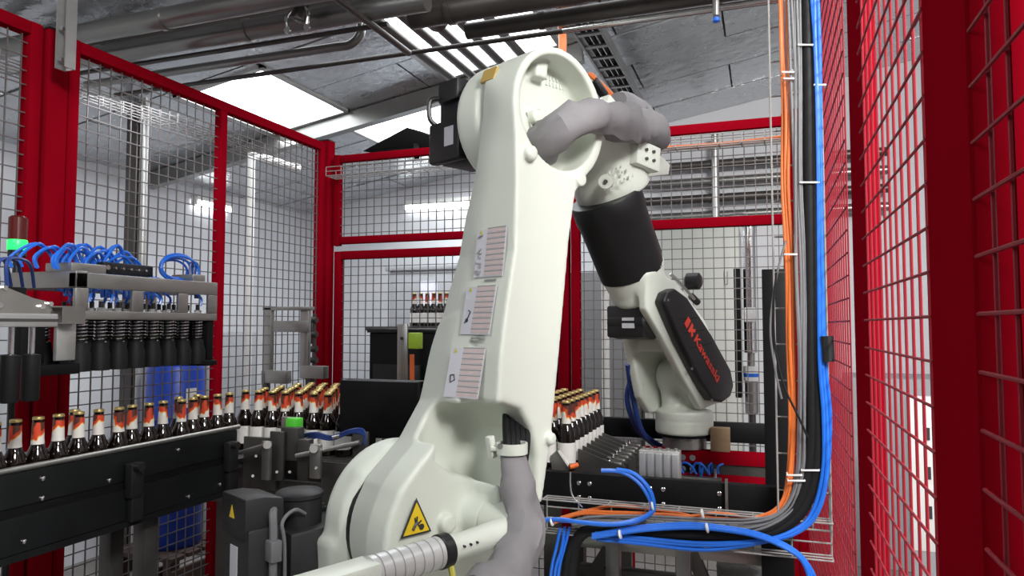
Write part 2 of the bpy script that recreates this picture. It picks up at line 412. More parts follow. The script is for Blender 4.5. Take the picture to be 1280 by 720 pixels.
post('dark red post at the far right picture edge', (XRt+.045, .46, 0), (XRt+.09, .672, 3.2))
post('slim red back corner post behind the cable tray', (.135, 3.57, 0), (.195, 3.63, 2.62))

# wire basket cable trays along the fences
def basket(name, label, p, q, side, up, wdt, hgt, m='tray_wire', step=.1, r=.0026):
    """wire basket along p->q; side and up are unit vectors of its width and height"""
    p = Vector(p); q = Vector(q); d = (q-p); L = d.length; d.normalize(); s = Vector(side); u = Vector(up)
    t = thing(name, label, 'cable tray', (p+q)/2)
    mb = MB()
    for k in range(4): a = s*wdt*k/3; mb.cyl(p+a, q+a, r, seg=6)
    for a in (u*hgt, u*hgt*.5, s*wdt+u*hgt, s*wdt+u*hgt*.5): mb.cyl(p+a, q+a, r, seg=6)
    mb.build('long_wire', m, t); first = None
    n = max(1, int(L/step))
    for i in range(n+1):
        o = p+d*(L*i/n)
        if first is None:
            first = MB().tube([o+u*hgt, o, o+s*wdt, o+s*wdt+u*hgt], r, seg=5, sub=1).build('cross_wire', m, t); o0 = o
        else: copy_part(first, t, o-o0)
    return t
basket('cable_tray', 'wire basket tray along the top of the left fence', (XF-.15, .6, 2.52), (XF-.15, 3.5, 2.52), (1,0,0), (0,0,1), .1, .05)
basket('cable_tray', 'wire basket tray along top of back fence, left of robot', (-2.36, YFc-.14, 2.46), (-1.05, YFc-.14, 2.46), (0,1,0), (0,0,1), .1, .05)
basket('cable_tray', 'wire basket tray along top of back fence holding orange cables', (-.9, YFc-.14, 2.46), (.12, YFc-.14, 2.46), (0,1,0), (0,0,1), .1, .05)
for k in range(3):
    tag(MB().tube([(-.9, YFc-.1+.02*k, 2.472), (-.6, YFc-.11+.02*k, 2.475), (-.2, YFc-.09+.015*k, 2.472), (.1, YFc-.1+.02*k, 2.478)], .007).build('orange_cable', 'orange_cable'), 'orange cable in tray on top of back fence, %s from front' % ORD[k], 'cable', 'orange cables on the back fence')

# ================================================================== things behind the fences
def pipe(name, label, p, q, r, m='pipe_steel', cat='pipe', flanges=(), group=None, bend=None):
    t = thing(name, label, cat, Vector(p), group)
    MB().cyl(p, q, r, seg=18).build('pipe_run', m, t)
    p = Vector(p); q = Vector(q); d = (q-p).normalized()
    for f in flanges: c = p+(q-p)*f; MB().cyl(c-d*.012, c+d*.012, r*1.12, seg=18).build('pipe_joint', m, t)
    if bend: MB().tube(bend, r, seg=14, sub=6).build('elbow', m, t)
    return t
# beige electrical cabinet
t = thing('electrical_cabinet', 'tall beige electrical cabinet behind the right fence panel', 'cabinet', (-.5, 5.6, 0))
MB().box((-.85, 5.35, .05), (-.16, 5.85, 2.32)).build('body', 'cabinet_beige', t, bevel=.01)
MB().box((-.82, 5.335, .15), (-.27, 5.35, 2.28)).build('door', 'cabinet_beige', t, bevel=.004)
for z in (.5, 1.2, 1.9): MB().cyl((-.255, 5.34, z), (-.255, 5.34, z+.09), .012).build('hinge', 'steel', t)
MB().box((-.80, 5.318, 1.25), (-.77, 5.335, 1.45)).build('door_handle', 'black_plastic', t, bevel=.004)
MB().box((-.85, 5.35, 0), (-.16, 5.85, .05)).build('plinth', 'black_plastic', t)
# pipes on the back wall
for i, (z, lb) in enumerate(((2.50, 'lowest'), (2.64, 'second lowest'), (2.78, 'second highest'), (2.92, 'highest'))):
    pipe('wall_pipe', lb+' of the four horizontal brownish pipes on back wall', (-.95, 5.98, z), (.9, 5.98, z), .035, 'pipe_dark' if i % 2 else 'pipe_steel', flanges=(.3,))
pipe('wall_pipe', 'vertical pipe crossing the horizontal pipes on back wall', (-.35, 5.92, 2.3), (-.35, 5.92, 3.15), .03, 'galvanised')
# filter unit with chrome pipes
t = thing('filter_unit', 'chrome pipe filter with white and blue banded canister', 'filter', (-.08, 4.2, 0))
c = onY(938, 400, 4.2); cx = c.x
MB().cyl((cx, 4.2, 1.45), (cx, 4.2, 2.1), .035).build('column_pipe', 'steel_bright', t)
MB().tube([(cx, 4.2, 2.1), (cx, 4.2, 2.16), (cx-.03, 4.2, 2.2), (cx-.1, 4.2, 2.2)], .035, seg=14).build('elbow', 'steel_bright', t)
zt, zb = onY(938, 460, 4.2).z, onY(938, 518, 4.2).z
MB().lathe([(.02, zb), (.036, zb+.01), (.036, zt-.07)], (cx, 4.2, 0), (0,0,1)).build('canister', 'steel', t)
MB().cyl((cx, 4.2, zt-.07), (cx, 4.2, zt+.01), .042).build('canister_head', 'white_plastic', t)
MB().cyl((cx, 4.2, zt-.048), (cx, 4.2, zt-.028), .0425).build('blue_band', 'blue_hose', t)
MB().cyl((cx, 4.2, zt+.01), (cx, 4.2, 1.46), .02).build('valve_stem', 'steel', t)
MB().box((cx-.085, 4.16, 1.2), (cx-.05, 4.24, 1.92)).build('mounting_plate', 'black_metal', t, bevel=.005)
MB().box((cx-.03, 4.13, 1.62), (cx+.03, 4.16, 1.70)).build('gauge_block', 'white_plastic', t, bevel=.005)
MB().cyl((cx, 4.2, 0), (cx, 4.2, zb), .02).build('stand', 'steel_dark', t)
# control cabinet and far bottles behind the gate
t = thing('control_cabinet', 'grey control cabinet with lit window behind the gate', 'cabinet', (-2.55, 5.4, 0))
MB().box((-2.92, 5.2, .3), (-2.05, 5.6, 2.05)).build('body', 'cabinet_grey', t, bevel=.01)
MB().box((-2.88, 5.185, .4), (-2.1, 5.2, 2.0)).build('door', 'cabinet_grey', t, bevel=.005)
a = onY(526, 352, 5.18); b = onY(547, 388, 5.18)
MB().box((a.x, 5.172, b.z), (b.x, 5.186, a.z)).build('window_screen', 'screen_pane', t)
MB().box((-2.95, 5.18, 2.05), (-2.02, 5.6, 2.09)).build('top_cover', 'cabinet_grey', t, bevel=.005)
for xx in (-2.88, -2.15): MB().box((xx, 5.25, 0), (xx+.08, 5.55, .3)).build('leg', 'cabinet_grey', t)
# fluorescent battens
def batten(label, p, q, m='tube_light'):
    t = thing('batten_light', label, 'lamp', (Vector(p)+Vector(q))/2); p = Vector(p); q = Vector(q); up = Vector((0,0,.045))
    MB().bar(p+up, q+up, .07, .035).build('housing', 'white_plastic', t, bevel=.005)
    MB().cyl(p, q, .022, seg=14).build('tube', m, t)
    d = (q-p).normalized()
    for c in (p, q): MB().bar(c-d*.01+up*.3, c+d*.01+up*.3, .05, .06).build('end_cap', 'white_plastic', t)
    return t
a = onY(503, 256, 6.0); b = onY(612, 244, 6.0)
batten('glowing batten lamp on back wall left of the robot', (a.x, 6.06, a.z-.02), (b.x, 6.06, a.z-.02))
a = onX(264, 190, -4.2); b = onX(308, 202, -4.2)
batten('small glowing batten lamp on far left wall', (-4.36, a.y, 2.60), (-4.36, b.y, 2.60))
# left side columns and conduits
c = onX(169, 200, -3.6); 
t = thing('steel_column', 'brown steel column behind left fence', 'column', (-3.6, c.y, 0))
MB().box((-3.64, c.y-.03, 0), (-3.56, c.y-.02, roofz(-3.6)-.01)).box((-3.64, c.y+.02, 0), (-3.56, c.y+.03, roofz(-3.6)-.01)).box((-3.605, c.y-.02, 0), (-3.595, c.y+.02, roofz(-3.6)-.01)).build('column_section', 'pipe_dark', t)
MB().box((-3.7, c.y-.09, 0), (-3.5, c.y+.09, .012)).build('base_plate', 'pipe_dark', t)
c = onX(181, 200, -3.3); pipe('conduit_pipe', 'shiny vertical conduit beside the brown column', (-3.3, c.y, 0), (-3.3, c.y, roofz(-3.3)-.02), .018, 'galvanised')
c = onX(312, 300, -3.1)
tag(MB().tube([(-3.1, c.y, 0), (-3.1, c.y, 2.45), (-3.1, c.y, 2.66), (-3.1, c.y+.06, 2.7), (-3.1, c.y+.5, 2.72)], .026, seg=12).build('downpipe', 'white_plastic'), 'white vertical downpipe behind the left fence', 'pipe')
c = onX(400, 300, -2.75); tag(MB().cyl((-2.75, c.y, 0), (-2.75, c.y, 2.5), .018).build('downpipe', 'white_plastic'), 'thin white pipe beside the red corner post', 'pipe')
c = onY(757, 430, 4.0); tag(MB().cyl((c.x, 4.0, 0), (c.x, 4.0, 2.0), .022).build('downpipe', 'white_plastic'), 'white vertical pipe right of the robot arm', 'pipe')
# low cabinets seen grey through the fence
a = onX(262, 405, -3.7); tag(MB().box((-4.3, a.y, 0), (-3.7, a.y+.5, 1.55)).build('storage_cabinet', 'cabinet_grey', bevel=.01), 'dark grey storage cabinet behind the left fence', 'cabinet')
tag(MB().box((-1.45, 5.2, 0), (-.88, 5.7, 2.0)).build('storage_cabinet', 'cabinet_dark', bevel=.01), 'grey cabinet behind the fence right of robot arm', 'cabinet')
# blue drum on a crate
DX = -3.0; c = onX(220, 490, DX); hw = .21
cr = thing('wooden_crate', 'low dark wooden crate under the blue drum', 'crate', (DX, c.y, 0))
for k in range(4): MB().box((DX-hw, c.y-hw+k*hw*.51, .42), (DX+hw, c.y-hw+k*hw*.51+.09, .44)).build('slat', 'crate_wood', cr)
for k in (-1, 1):
    for j in range(3): MB().box((DX+k*hw-.01, c.y-hw, .03+j*.13), (DX+k*hw+.01, c.y+hw, .12+j*.13)).build('side_slat', 'crate_wood', cr)
    for j in (-1, 1): MB().box((DX+k*(hw-.04)-.025, c.y+j*(hw-.03)-.025, 0), (DX+k*(hw-.04)+.025, c.y+j*(hw-.03)+.025, .42)).build('leg', 'crate_wood', cr)
dr = thing('blue_drum', 'blue plastic drum with white sticker behind left fence', 'drum', (DX, c.y, .44))
MB().lathe([(.135, .44), (.148, .46), (.148, .75), (.154, .76), (.154, .78), (.148, .79), (.148, 1.1), (.154, 1.11), (.154, 1.13), (.148, 1.14), (.148, 1.36), (.14, 1.385)], (DX, c.y, 0), (0,0,1), 28).build('drum_body', 'drum_blue', dr)
MB().lathe([(.13, 1.385), (.13, 1.392)], (DX, c.y, 0), (0,0,1), 24).build('lid', 'drum_blue', dr)
dirv = Vector((CAM[0]-DX, CAM[1]-c.y, 0)).normalized(); tn = Vector((-dirv.y, dirv.x, 0))
MB().obox(Vector((DX, c.y, 1.22))+dirv*.133+tn*.075, dirv*.002+tn*.001, tn*.026-dirv*.014, (0,0,.05)).build('sticker', 'paper_white', dr)
# cabinets seen through the right hand fence
t = thing('socket_panel', 'white panel with dark socket openings beyond right fence', 'panel', (.62, 4.0, 0))
MB().box((.66, 4.0, .5), (.80, 4.06, 1.25)).build('panel_board', 'white_plastic', t, bevel=.006)
for k in range(3): MB().box((.735, 3.994, .66+.19*k), (.755, 4.0, .72+.19*k)).build('socket', 'ink', t)
MB().box((.67, 4.0, 0), (.79, 4.05, .5)).build('stand', 'cabinet_grey', t)
tag(MB().box((.55, 5.3, 0), (1.4, 5.9, 1.25)).build('storage_cabinet', 'cabinet_grey', bevel=.01), 'grey cabinet standing beyond the right fence', 'cabinet')

# ================================================================== overhead pipework
ZP = 2.85
def xpipe(label, u, v, x0, x1, r, m, z=ZP, **k):
    c = onZ(u, v, z); return pipe('overhead_pipe', label, (x0, c.y, z), (x1, c.y, z), r, m, **k)
xpipe('thick steel overhead pipe nearest the camera at top left', 142, 35, -3.3, -1.45, .043, 'pipe_steel', flanges=(.25, .55))
xpipe('thick steel overhead pipe, second from the camera at top left', 180, 60, -3.3, -1.2, .043, 'pipe_steel', flanges=(.2, .6))
xpipe('dark overhead pipe just above second thick pipe', 200, 45, -3.3, -1.4, .026, 'pipe_dark', z=2.93)
xpipe('thin dark overhead pipe between the thick pipes and the skylight', 260, 66, -3.3, -1.45, .011, 'pipe_dark')
c = onZ(300, 77, ZP)
pipe('overhead_pipe', 'medium overhead pipe ending in an upward elbow', (-3.3, c.y, ZP), (-1.78, c.y, ZP), .02, 'pipe_steel',
     bend=[(-1.78, c.y, ZP), (-1.72, c.y, ZP), (-1.675, c.y, ZP+.03), (-1.66, c.y, ZP+.09), (-1.66, c.y, ZP+.3)])
xpipe('long thin overhead pipe passing across in front of skylight', 500, 68, -3.3, .6, .011, 'pipe_dark')
xpipe('thick dark overhead pipe at top right of centre', 700, 22, -1.17, .5, .034, 'pipe_dark', flanges=(.2, .8))
xpipe('very thick dark overhead pipe at the top edge', 650, -2, -1.35, .4, .055, 'pipe_dark', z=2.88, flanges=(.1,))
xpipe('bright steel overhead pipe with blue valve', 880, 12, -.75, .5, .012, 'steel_bright', z=2.80)
def ypipe(label, u, v, y0, y1, r, m, z=2.97, **k):
    c = onZ(u, v, z); return pipe('overhead_pipe', label, (c.x, y0, z), (c.x, y1, z), r, m, **k)
ypipe('thick dark pipe running away overhead at the top centre', 548, 25, 1.5, 2.75, .055, 'pipe_dark', z=2.93, flanges=(.8,))
for u, v, lb in ((530, 71, 'first'), (566, 74, 'second'), (590, 72, 'third'), (610, 62, 'fourth'), (640, 55, 'fifth')):
    ypipe(lb+' from left of the dark pipes crossing the skylight', u, v, 2.6, 4.6, .022, 'pipe_dark', z=3.03)
ypipe('slender dark pipe running away above the camlock fitting', 440, 12, 1.4, 2.75, .014, 'pipe_dark', z=2.80)
# cable ladder running away overhead right of the robot head
t = thing('cable_ladder', 'dark overhead cable ladder right of the robot head', 'cable tray', onZ(740, 70, 3.0))
a = onZ(722, 52, 3.0); x0 = a.x
for dx in (0, .13): MB().box((x0+dx, 2.6, 3.0), (x0+dx+.012, 5.8, 3.05)).build('side_rail', 'pipe_steel', t)
for k in range(20): MB().box((x0, 2.65+k*.16, 3.005), (x0+.14, 2.68+k*.16, 3.015)).build('rung', 'pipe_steel', t)
for k in range(3): tag(MB().tube([(x0+.03+.035*k, 2.6, 3.03), (x0+.04+.03*k, 4, 3.03), (x0+.03+.035*k, 5.8, 3.03)], .012, sub=4).build('black_cable', 'dark_rubber'), '%s black cable lying in the overhead cable ladder' % ('left', 'middle', 'right')[k], 'cable', 'cables on the overhead ladder')
c = onZ(702, 52, 2.95); tag(MB().tube([(c.x, c.y, 2.82), (c.x+.005, c.y, 2.95), (c.x, c.y, 3.1), (c.x+.02, c.y, roofz(c.x)-.005)], .02).build('orange_cable', 'orange_cable'), 'short bunch of orange cable hanging above the robot head', 'cable')
# hanging strut channel at top left
t = thing('strut_channel', 'grey steel strut hanging from roof beside the left post', 'strut', (-2.3, 1.79, 2.5))
MB().box((-2.325, 1.77, 2.5), (-2.32, 1.81, roofz(-2.3))).box((-2.28, 1.77, 2.5), (-2.275, 1.81, roofz(-2.3))).box((-2.32, 1.805, 2.5), (-2.28, 1.81, roofz(-2.3))).build('channel', 'galvanised', t)
for z in (2.53, 2.64): MB().cyl((-2.30, 1.80, z), (-2.30, 1.77, z), .008).build('bolt', 'steel_bright', t)
# camlock fitting and valve hanging from pipes
c = onZ(378, 8, 2.85)
t = thing('hose_coupling', 'shiny metal coupling hanging at the top edge', 'coupling', c)
MB().lathe([(.02, -.06), (.032, -.055), (.032, -.01), (.024, 0), (.024, .06)], c, (.3, 0, 1)).build('body', 'pipe_dark', t)
for s in (-1, 1):
    MB().tube([c+Vector((s*.03, -.02, -.02)), c+Vector((s*.05, -.03, -.05)), c+Vector((s*.045, -.03, -.09))], .007).build('lever', 'steel_bright', t)
    MB().lathe([(.006, -.004), (.014, -.004), (.014, .004), (.006, .004)], c+Vector((s*.045, -.03, -.1)), (0, 1, 0)).build('ring', 'steel_bright', t)
c = onZ(895, 10, 2.78)
t = thing('air_valve', 'small valve with blue knob under bright overhead pipe', 'valve', c)
MB().cyl(c+Vector((0,0,.03)), c-Vector((0,0,.03)), .013).build('body', 'steel', t)
MB().lathe([(.008, 0), (.014, .004), (.014, .016), (.008, .02)], c-Vector((0,0,.055)), (0,0,1)).build('knob', 'blue_hose', t)
# black angular box above the back fence
t = thing('hanging_screen', 'black angular hood fixed above back fence beside robot motor', 'hood', (-2.0, 3.75, 2.62))
a = [onY(*q, 3.75) for q in ((452, 189), (508, 159), (542, 171), (545, 186), (500, 184))]
MB().prism(a, [p+Vector((.02, .16, .015)) for p in a]).build('shell', 'hood_black', t, fix=True, bevel=.006)
MB().bar(onY(520, 182, 3.76), onY(521, 196, 3.61), .03, .03).build('bracket', 'black_metal', t)

# ================================================================== the robot
PHI = math.radians(26)
RF = np.array([math.sin(PHI), math.cos(PHI), 0]); RN = np.array([math.cos(PHI), -math.sin(PHI), 0])
RP = np.array([-0.6349, 1.7928, 0])          # robot frame: f forward, n across (towards the near side), z up
def W3(f, n, z): return Vector(RP+RF*f+RN*n+np.array([0, 0, z]))
def WT(vs): return RP+vs[:, :1]*RF+vs[:, 1:2]*RN+vs[:, 2:]*np.array([0, 0, 1.0])
def fz(u, v, n):                              # pixel on the robot plane of constant n
    q = pl(u, v, RP+RN*n, RN)-RP; return (float(q@RF), float(q[2]))
def Wn(u, v, n): f, z = fz(u, v, n); return W3(f, n, z)
NV = Vector(RN); FV = Vector(RF); ZV = Vector((0, 0, 1))
rob = thing('robot_arm', 'large white industrial robot arm with black forearm sleeve in fenced cell', 'robot', W3(.05, -.15, 0))
J2 = (-.08, 1.04); J3 = (.205, 2.215)
EZ = [0.9, 1.40, 1.531, 1.657, 1.805, 1.976, 2.2]; EF = [-.06, -.053, -.041, -.018, .012, .018, .016]
def arm(f, n, z):
    P = [(.016,2.2),(.018,1.976),(.012,1.805),(-.018,1.657),(-.041,1.531),(-.053,1.40),(-.05,1.12),(.118,1.115),(.157,1.29),(.192,1.525),(.236,1.85),(.266,1.995),(.322,2.064),(.375,2.14)]
    d = np.minimum(poly(f, z, P), circ(f, z, J3[0], J3[1], .19))
    d = smin(d, circ(f, z, J3[0], J3[1], .188), .03)
    fe = np.interp(z, EZ, EF)
    nf = np.interp(z, [1.30, 1.40, 1.52, 1.75, 1.93, 2.04, 2.2, 2.35], [-.345, -.345, -.33, -.28, -.235, -.19, -.155, -.145])
    up = ext(d, n, nf, 0, .007)
    nb = np.interp(z, [1.3, 1.52, 1.87, 2.2], [-.24, -.206, -.169, -.105])
    cham = -(f-fe)*.965-(n-nb)*.26
    up = smax(up, cham, .012)
    shr = np.maximum(0, -.20-n)*.25
    Q = [(-.01,1.62),(-.052,1.50),(-.085,1.40),(-.155,1.30),(-.25,1.18),(-.2,1.0),(.15,1.0),(.19,1.3),(.19,1.55)]
    lo = smin(poly(f, z, Q), circ(f, z, J2[0], J2[1], .240), .05)+shr
    lo = ext(lo, n, -.338, -.115, .015)
    d = smin(up, lo, .035)
    # link pin and cast bosses
    d = smin(d, ext(circ(f, z, -.02, 1.085, .062), n, -.12, -.045, .008), .025)
    for cf, cz, r, a, b in ((-.135, 1.085, .024, -.12, -.09), (.062, 2.075, .022, -.02, .022), (.282, 2.035, .022, -.02, .012), (.146, 1.285, .018, -.02, .016)):
        d = smin(d, ext(circ(f, z, cf, cz, r), n, a, b, .005), .006)
    # pocket
    K = [(-.135,1.372),(-.15,1.25),(-.10,1.215),(-.04,1.20),(.0,1.15),(.03,1.06),(.085,1.06),(.088,1.24),(.07,1.31),(.03,1.365),(-.03,1.385)]
    pk = ext(poly(f, z, K)-.008, n, -.235, .2, .05)
    d = smax(d, -pk, .022)
    # recess in the head
    rc = ext(circ(f, z, .203, 2.22, .168), n, -.09, .2, .02)
    d = smax(d, -rc, .006)
    d = smin(d, ext(circ(f, z, .17, 2.215, .022), n, -.11, -.06, .006), .008)
    d = smin(d, ext(poly(f, z, [(.15, 2.33), (.20, 2.33), (.205, 2.385), (.155, 2.385)]), n, -.11, -.05, .008), .02)
    return d
arm_o = net_obj('lower_arm', arm, (-.37, -.40, .74), (.43, .05, 2.44), .0065, 'robot_white', rob, WT)
# shoulder hub, turret, base
def hub(f, n, z):
    d = ext(circ(f, z, J2[0]+.01, J2[1], .222), n, -.47, -.352, .03)
    d = smin(d, ext(poly(f, z, [(-.30,1.0),(.26,1.0),(.30,.62),(-.30,.62)]), n, -.52, -.385, .03), .05)
    d = smin(d, ext(poly(f, z, [(-.32,.80),(.34,.80),(.34,.62),(-.32,.62)]), n, -.52, .06, .03), .04)
    d = smin(d, ext(poly(f, z, [(-.25,1.135),(-.19,1.115),(-.155,1.165),(-.18,1.205),(-.235,1.19)]), n, -.40, -.345, .012), .02)
    return d
net_obj('shoulder_turret', hub, (-.42, -.58, .56), (.42, .12, 1.36), .010, 'robot_white', rob, WT)
MB().cyl(W3(J2[0], -.36, J2[1]), W3(J2[0], -.325, J2[1]), .200, seg=48).build('joint_seal', 'black_plastic', rob)
MB().lathe([(.36, 0), (.36, .04), (.30, .08), (.30, .50), (.33, .53), (.33, .62)], W3(.02, -.2, 0), ZV, 36).build('base', 'robot_white', rob)
# shoulder motor
m = MB()
jm = MB().obox(W3(-0.2850, -.555, .88), FV*.10, NV*.09, ZV*.155); jm.build('shoulder_motor', 'motor_black', rob, bevel=.012)
ms = MB().obox(W3(-0.4450, -.56, .90), FV*.05, NV*.075, ZV*.16).build('motor_brake_box', 'motor_black', rob, bevel=.008)
MB().prism([W3(-0.5000, -.645, 1.03), W3(-0.3900, -.645, 1.03), W3(-0.3900, -.645, 1.128), W3(-0.4450, -.645, 1.140), W3(-0.5000, -.645, 1.140)],
           [W3(-0.5000, -.495, 1.03), W3(-0.3900, -.495, 1.03), W3(-0.3900, -.495, 1.128), W3(-0.4450, -.495, 1.140), W3(-0.5000, -.495, 1.140)]).build('terminal_box', 'motor_black', rob, fix=True, bevel=.005)
mc = W3(-0.3100, -.56, 1.03)
MB().lathe([(.064, 0), (.064, .075), (.068, .08), (.068, .09), (.060, .096), (.02, .10)], mc, ZV, 16).build('encoder_cap', 'motor_black', rob)
for f in (-.395, -.195): 
    MB().obox(W3(f, -.63, 1.04), FV*.014, NV*.010, ZV*.006).build('motor_lug', 'motor_black', rob, bevel=.002)
    MB().cyl(W3(f, -.63, 1.046), W3(f, -.63, 1.056), .006, seg=6).build('bolt', 'steel_dark', rob)
MB().tube([W3(-0.4000, -.53, 1.10), W3(-0.4250, -.49, 1.095), W3(-0.4300, -.475, 1.05), W3(-0.4320, -.47, .96), W3(-0.4320, -.47, .72)], .011).build('motor_cable', 'grey_cable', rob)
MB().tube([W3(-0.3300, -.49, 1.075), W3(-0.3700, -.475, 1.095), W3(-0.4100, -.465, 1.07), W3(-0.4050, -.46, 1.0), W3(-0.4000, -.46, .72)], .005).build('motor_cable', 'grey_cable', rob)
MB().obox(W3(-0.4320, -.47, 1.0), FV*.016, NV*.02, ZV*.028).build('cable_plug', 'grey_cable', rob, bevel=.004)
# sticker and warning sign on the motor (the rear face of the brake box)
MB().obox(W3(-0.4960, -.57, .96), FV*.001, NV*.022, ZV*.045).build('type_plate', 'label_lilac', rob)
def tri(mb, c, a, b, h, nrm, t=.001):
    c = Vector(c); P = [c-a, c+a, c+b*h]; mb.prism(P, [p+nrm*t for p in P]); return mb
tri(MB(), W3(-0.5010, -.575, 1.08), NV*.016, ZV, .034, -FV).build('warning_sign', 'warning_yellow', rob, fix=True, smooth=False)
# labels on the rear face of the arm
from mathutils.bvhtree import BVHTree
_b = root_loc(rob); arm_t = BVHTree.FromPolygons([v.co+_b for v in arm_o.data.vertices], [tuple(p.vertices) for p in arm_o.data.polygons])
def face_f(n, z):
    h = arm_t.ray_cast(W3(-.6, n, z), FV)[0]
    return float(np.dot(np.array(h)-RP, RF)) if h is not None else 0.0
def on_face(n, z, o=.0022): return W3(face_f(n, z)-o, n, z)
for (z0, z1, n0, n1, k) in ((1.735, 1.872, -.150, -.030, 0), (1.575, 1.708, -.165, -.045, 1), (1.405, 1.538, -.178, -.056, 2)):
    nm = (n0+n1)/2; up = on_face(nm, z1)-on_face(nm, z0); H = up.length; up.normalize(); sx = (on_face(n1, (z0+z1)/2)-on_face(n0, (z0+z1)/2)).normalized()
    nr = up.cross(sx).normalized(); nr = nr if nr.dot(FV) < 0 else -nr
    c = (on_face(nm, z0)+on_face(nm, z1))/2; wd = (n1-n0)
    c = c+nr*(max((on_face(a_, b_)-c).dot(nr) for a_ in (n0, nm, n1) for b_ in (z0, (z0+z1)/2, z1))+.0008)
    lb = MB().obox(c, sx*wd/2, up*H/2, nr*.0008).build('warning_label', 'label_lilac', rob, smooth=False)
    mb = MB(); mt = MB()
    for j in range(9):
        zc = -H/2+H*(j+.55)/9
        mb.obox(c+up*zc+sx*wd*.17+nr*.001, sx*wd*.30, up*H*.036, nr*.0004)
        mt.obox(c+up*(zc+H*.052)+sx*wd*.17+nr*.001, sx*wd*.31, up*H*.010, nr*.0004)
    mb.build('printed_rows', 'label_rose', lb, smooth=False); mt.build('printed_lines', 'print_grey', lb, smooth=False)
    tri(MB(), c-sx*wd*.36+up*H*.40+nr*.0012, sx*.007, up, .014, nr, .0006).build('hazard_mark', 'tag_yellow', lb, fix=True, smooth=False)
    pc = c-sx*wd*.33-up*H*.12+nr*.0012
    if k == 2: MB().tube([pc-sx*.008+up*.008, pc-sx*.004-up*.012, pc+sx*.010-up*.004, pc+sx*.004+up*.010, pc-sx*.008+up*.008], .002, sub=1, seg=5).build('pictogram', 'ink', lb)
    if k == 1: MB().tube([pc-sx*.008-up*.02, pc+sx*.004-up*.004, pc+sx*.010+up*.012, pc+sx*.001+up*.016], .002, sub=1, seg=5).lathe([(.004, 0), (.006, 0), (.006, .001), (.004, .001)], pc-up*.012, nr, 10).build('pictogram', 'ink', lb)
    if k == 0:
        mb = MB()
        for j in range(14): mb.obox(c-sx*wd*(.28+.16*random.random())+up*H*(random.random()-.5)*.9+nr*.0014, sx*.006+up*.003*random.uniform(-1,1), up*.003, nr*.0008)
        mb.build('foil_flakes', 'steel_bright', lb, smooth=False)
    mb = MB()
    if k < 2:
        for j in range(2-(k == 0)):
            for i in range(7): mb.obox(c-up*(H/2+.010+.008*j)+sx*(wd*.02+.007*i-.012), sx*.0025, up*.0028, nr*.0008)
        mb.build('stamped_text', 'print_grey', rob, smooth=False)
# warning triangle on the boss
c = W3(-.232, -.1078, 1.075)
ws = tri(MB(), c, FV*.048, ZV, .092, NV, .0015).build('warning_sign', 'ink', rob, fix=True, smooth=False)
tri(MB(), c+ZV*.005+NV*.0012, FV*.040, ZV, .076, NV, .0014).build('yellow_field', 'warning_yellow', ws, fix=True, smooth=False)
h0 = c+ZV*.026+NV*.003
MB().tube([h0-FV*.012-ZV*.012, h0-FV*.004+ZV*.002, h0+FV*.003+ZV*.006], .0045, sub=1, seg=5).tube([h0-FV*.004+ZV*.004, h0-FV*.006+ZV*.018], .0024, sub=1, seg=5).tube([h0+ZV*.004, h0+FV*.001+ZV*.02], .0024, sub=1, seg=5).tube([h0+FV*.003, h0+FV*.014+ZV*.008], .0024, sub=1, seg=5).tube([h0+FV*.004-ZV*.004, h0+FV*.016-ZV*.002], .0024, sub=1, seg=5).lathe([(.004, 0), (.008, 0), (.008, .001), (.004, .001)], h0+FV*.015-ZV*.008, NV, 10).build('hand_pictogram', 'ink', ws)
# balancing gas spring
gz = 1.09
MB().lathe([(.062, -.045), (.062, .055), (.058, .06), (.0, .06)], W3(-.02, 0, 1.085), NV, 32).build('link_pin', 'robot_white', rob)
pf = MB().lathe([(.046, 0), (.046, .008), (.040, .010)], W3(-.02, .06, 1.085), NV, 28).build('pin_plate', 'steel_bright', rob)
for k in range(6): a = k*PI/3; MB().cyl(W3(-.02+.034*math.cos(a), .068, 1.085+.034*math.sin(a)), W3(-.02+.034*math.cos(a), .076, 1.085+.034*math.sin(a)), .005, seg=6).build('bolt', 'steel_dark', pf)
def gs(f): return W3(f, .045, 1.083+(.006)*(f/.3))
gd = (gs(-.5)-gs(0)).normalized()
MB().lathe([(.040, .02), (.036, .08), (.030, .20), (.030, .262)], gs(-.0), gd, 24).build('spring_rod', 'robot_white', rob)
MB().lathe([(.037, .255), (.040, .258), (.040, .282), (.037, .285)], gs(0), gd, 28).build('spring_collar', 'black_plastic', rob)
cy = MB().lathe([(.0365, .284), (.0365, .47)], gs(0), gd, 28).build('spring_cylinder', 'foil_label', rob)
mb = MB()
for k in range(7): mb.lathe([(.0372, .296+.026*k), (.0372, .299+.026*k)], gs(0), gd, 28, cap=False)
mb.build('cylinder_band', 'print_grey', cy)
MB().bar(gs(0)+gd*.46, gs(0)+gd*.80, .075, .06).build('spring_housing', 'robot_white', rob, bevel=.008)
MB().tube([gs(-.262)-ZV*.03+NV*.02, gs(-.262)-ZV*.055+NV*.028], .008, sub=1).lathe([(.006, -.004), (.013, -.004), (.013, .004), (.006, .004)], gs(-.262)-ZV*.065+NV*.03, NV, 12).build('yellow_tag', 'tag_yellow', rob)
for k in range(3): MB().cyl(gs(-.19-.02*k)+NV*.028+ZV*.008, gs(-.19-.02*k)+NV*.034+ZV*.008, .003, seg=8).build('grub_screw', 'ink', rob)
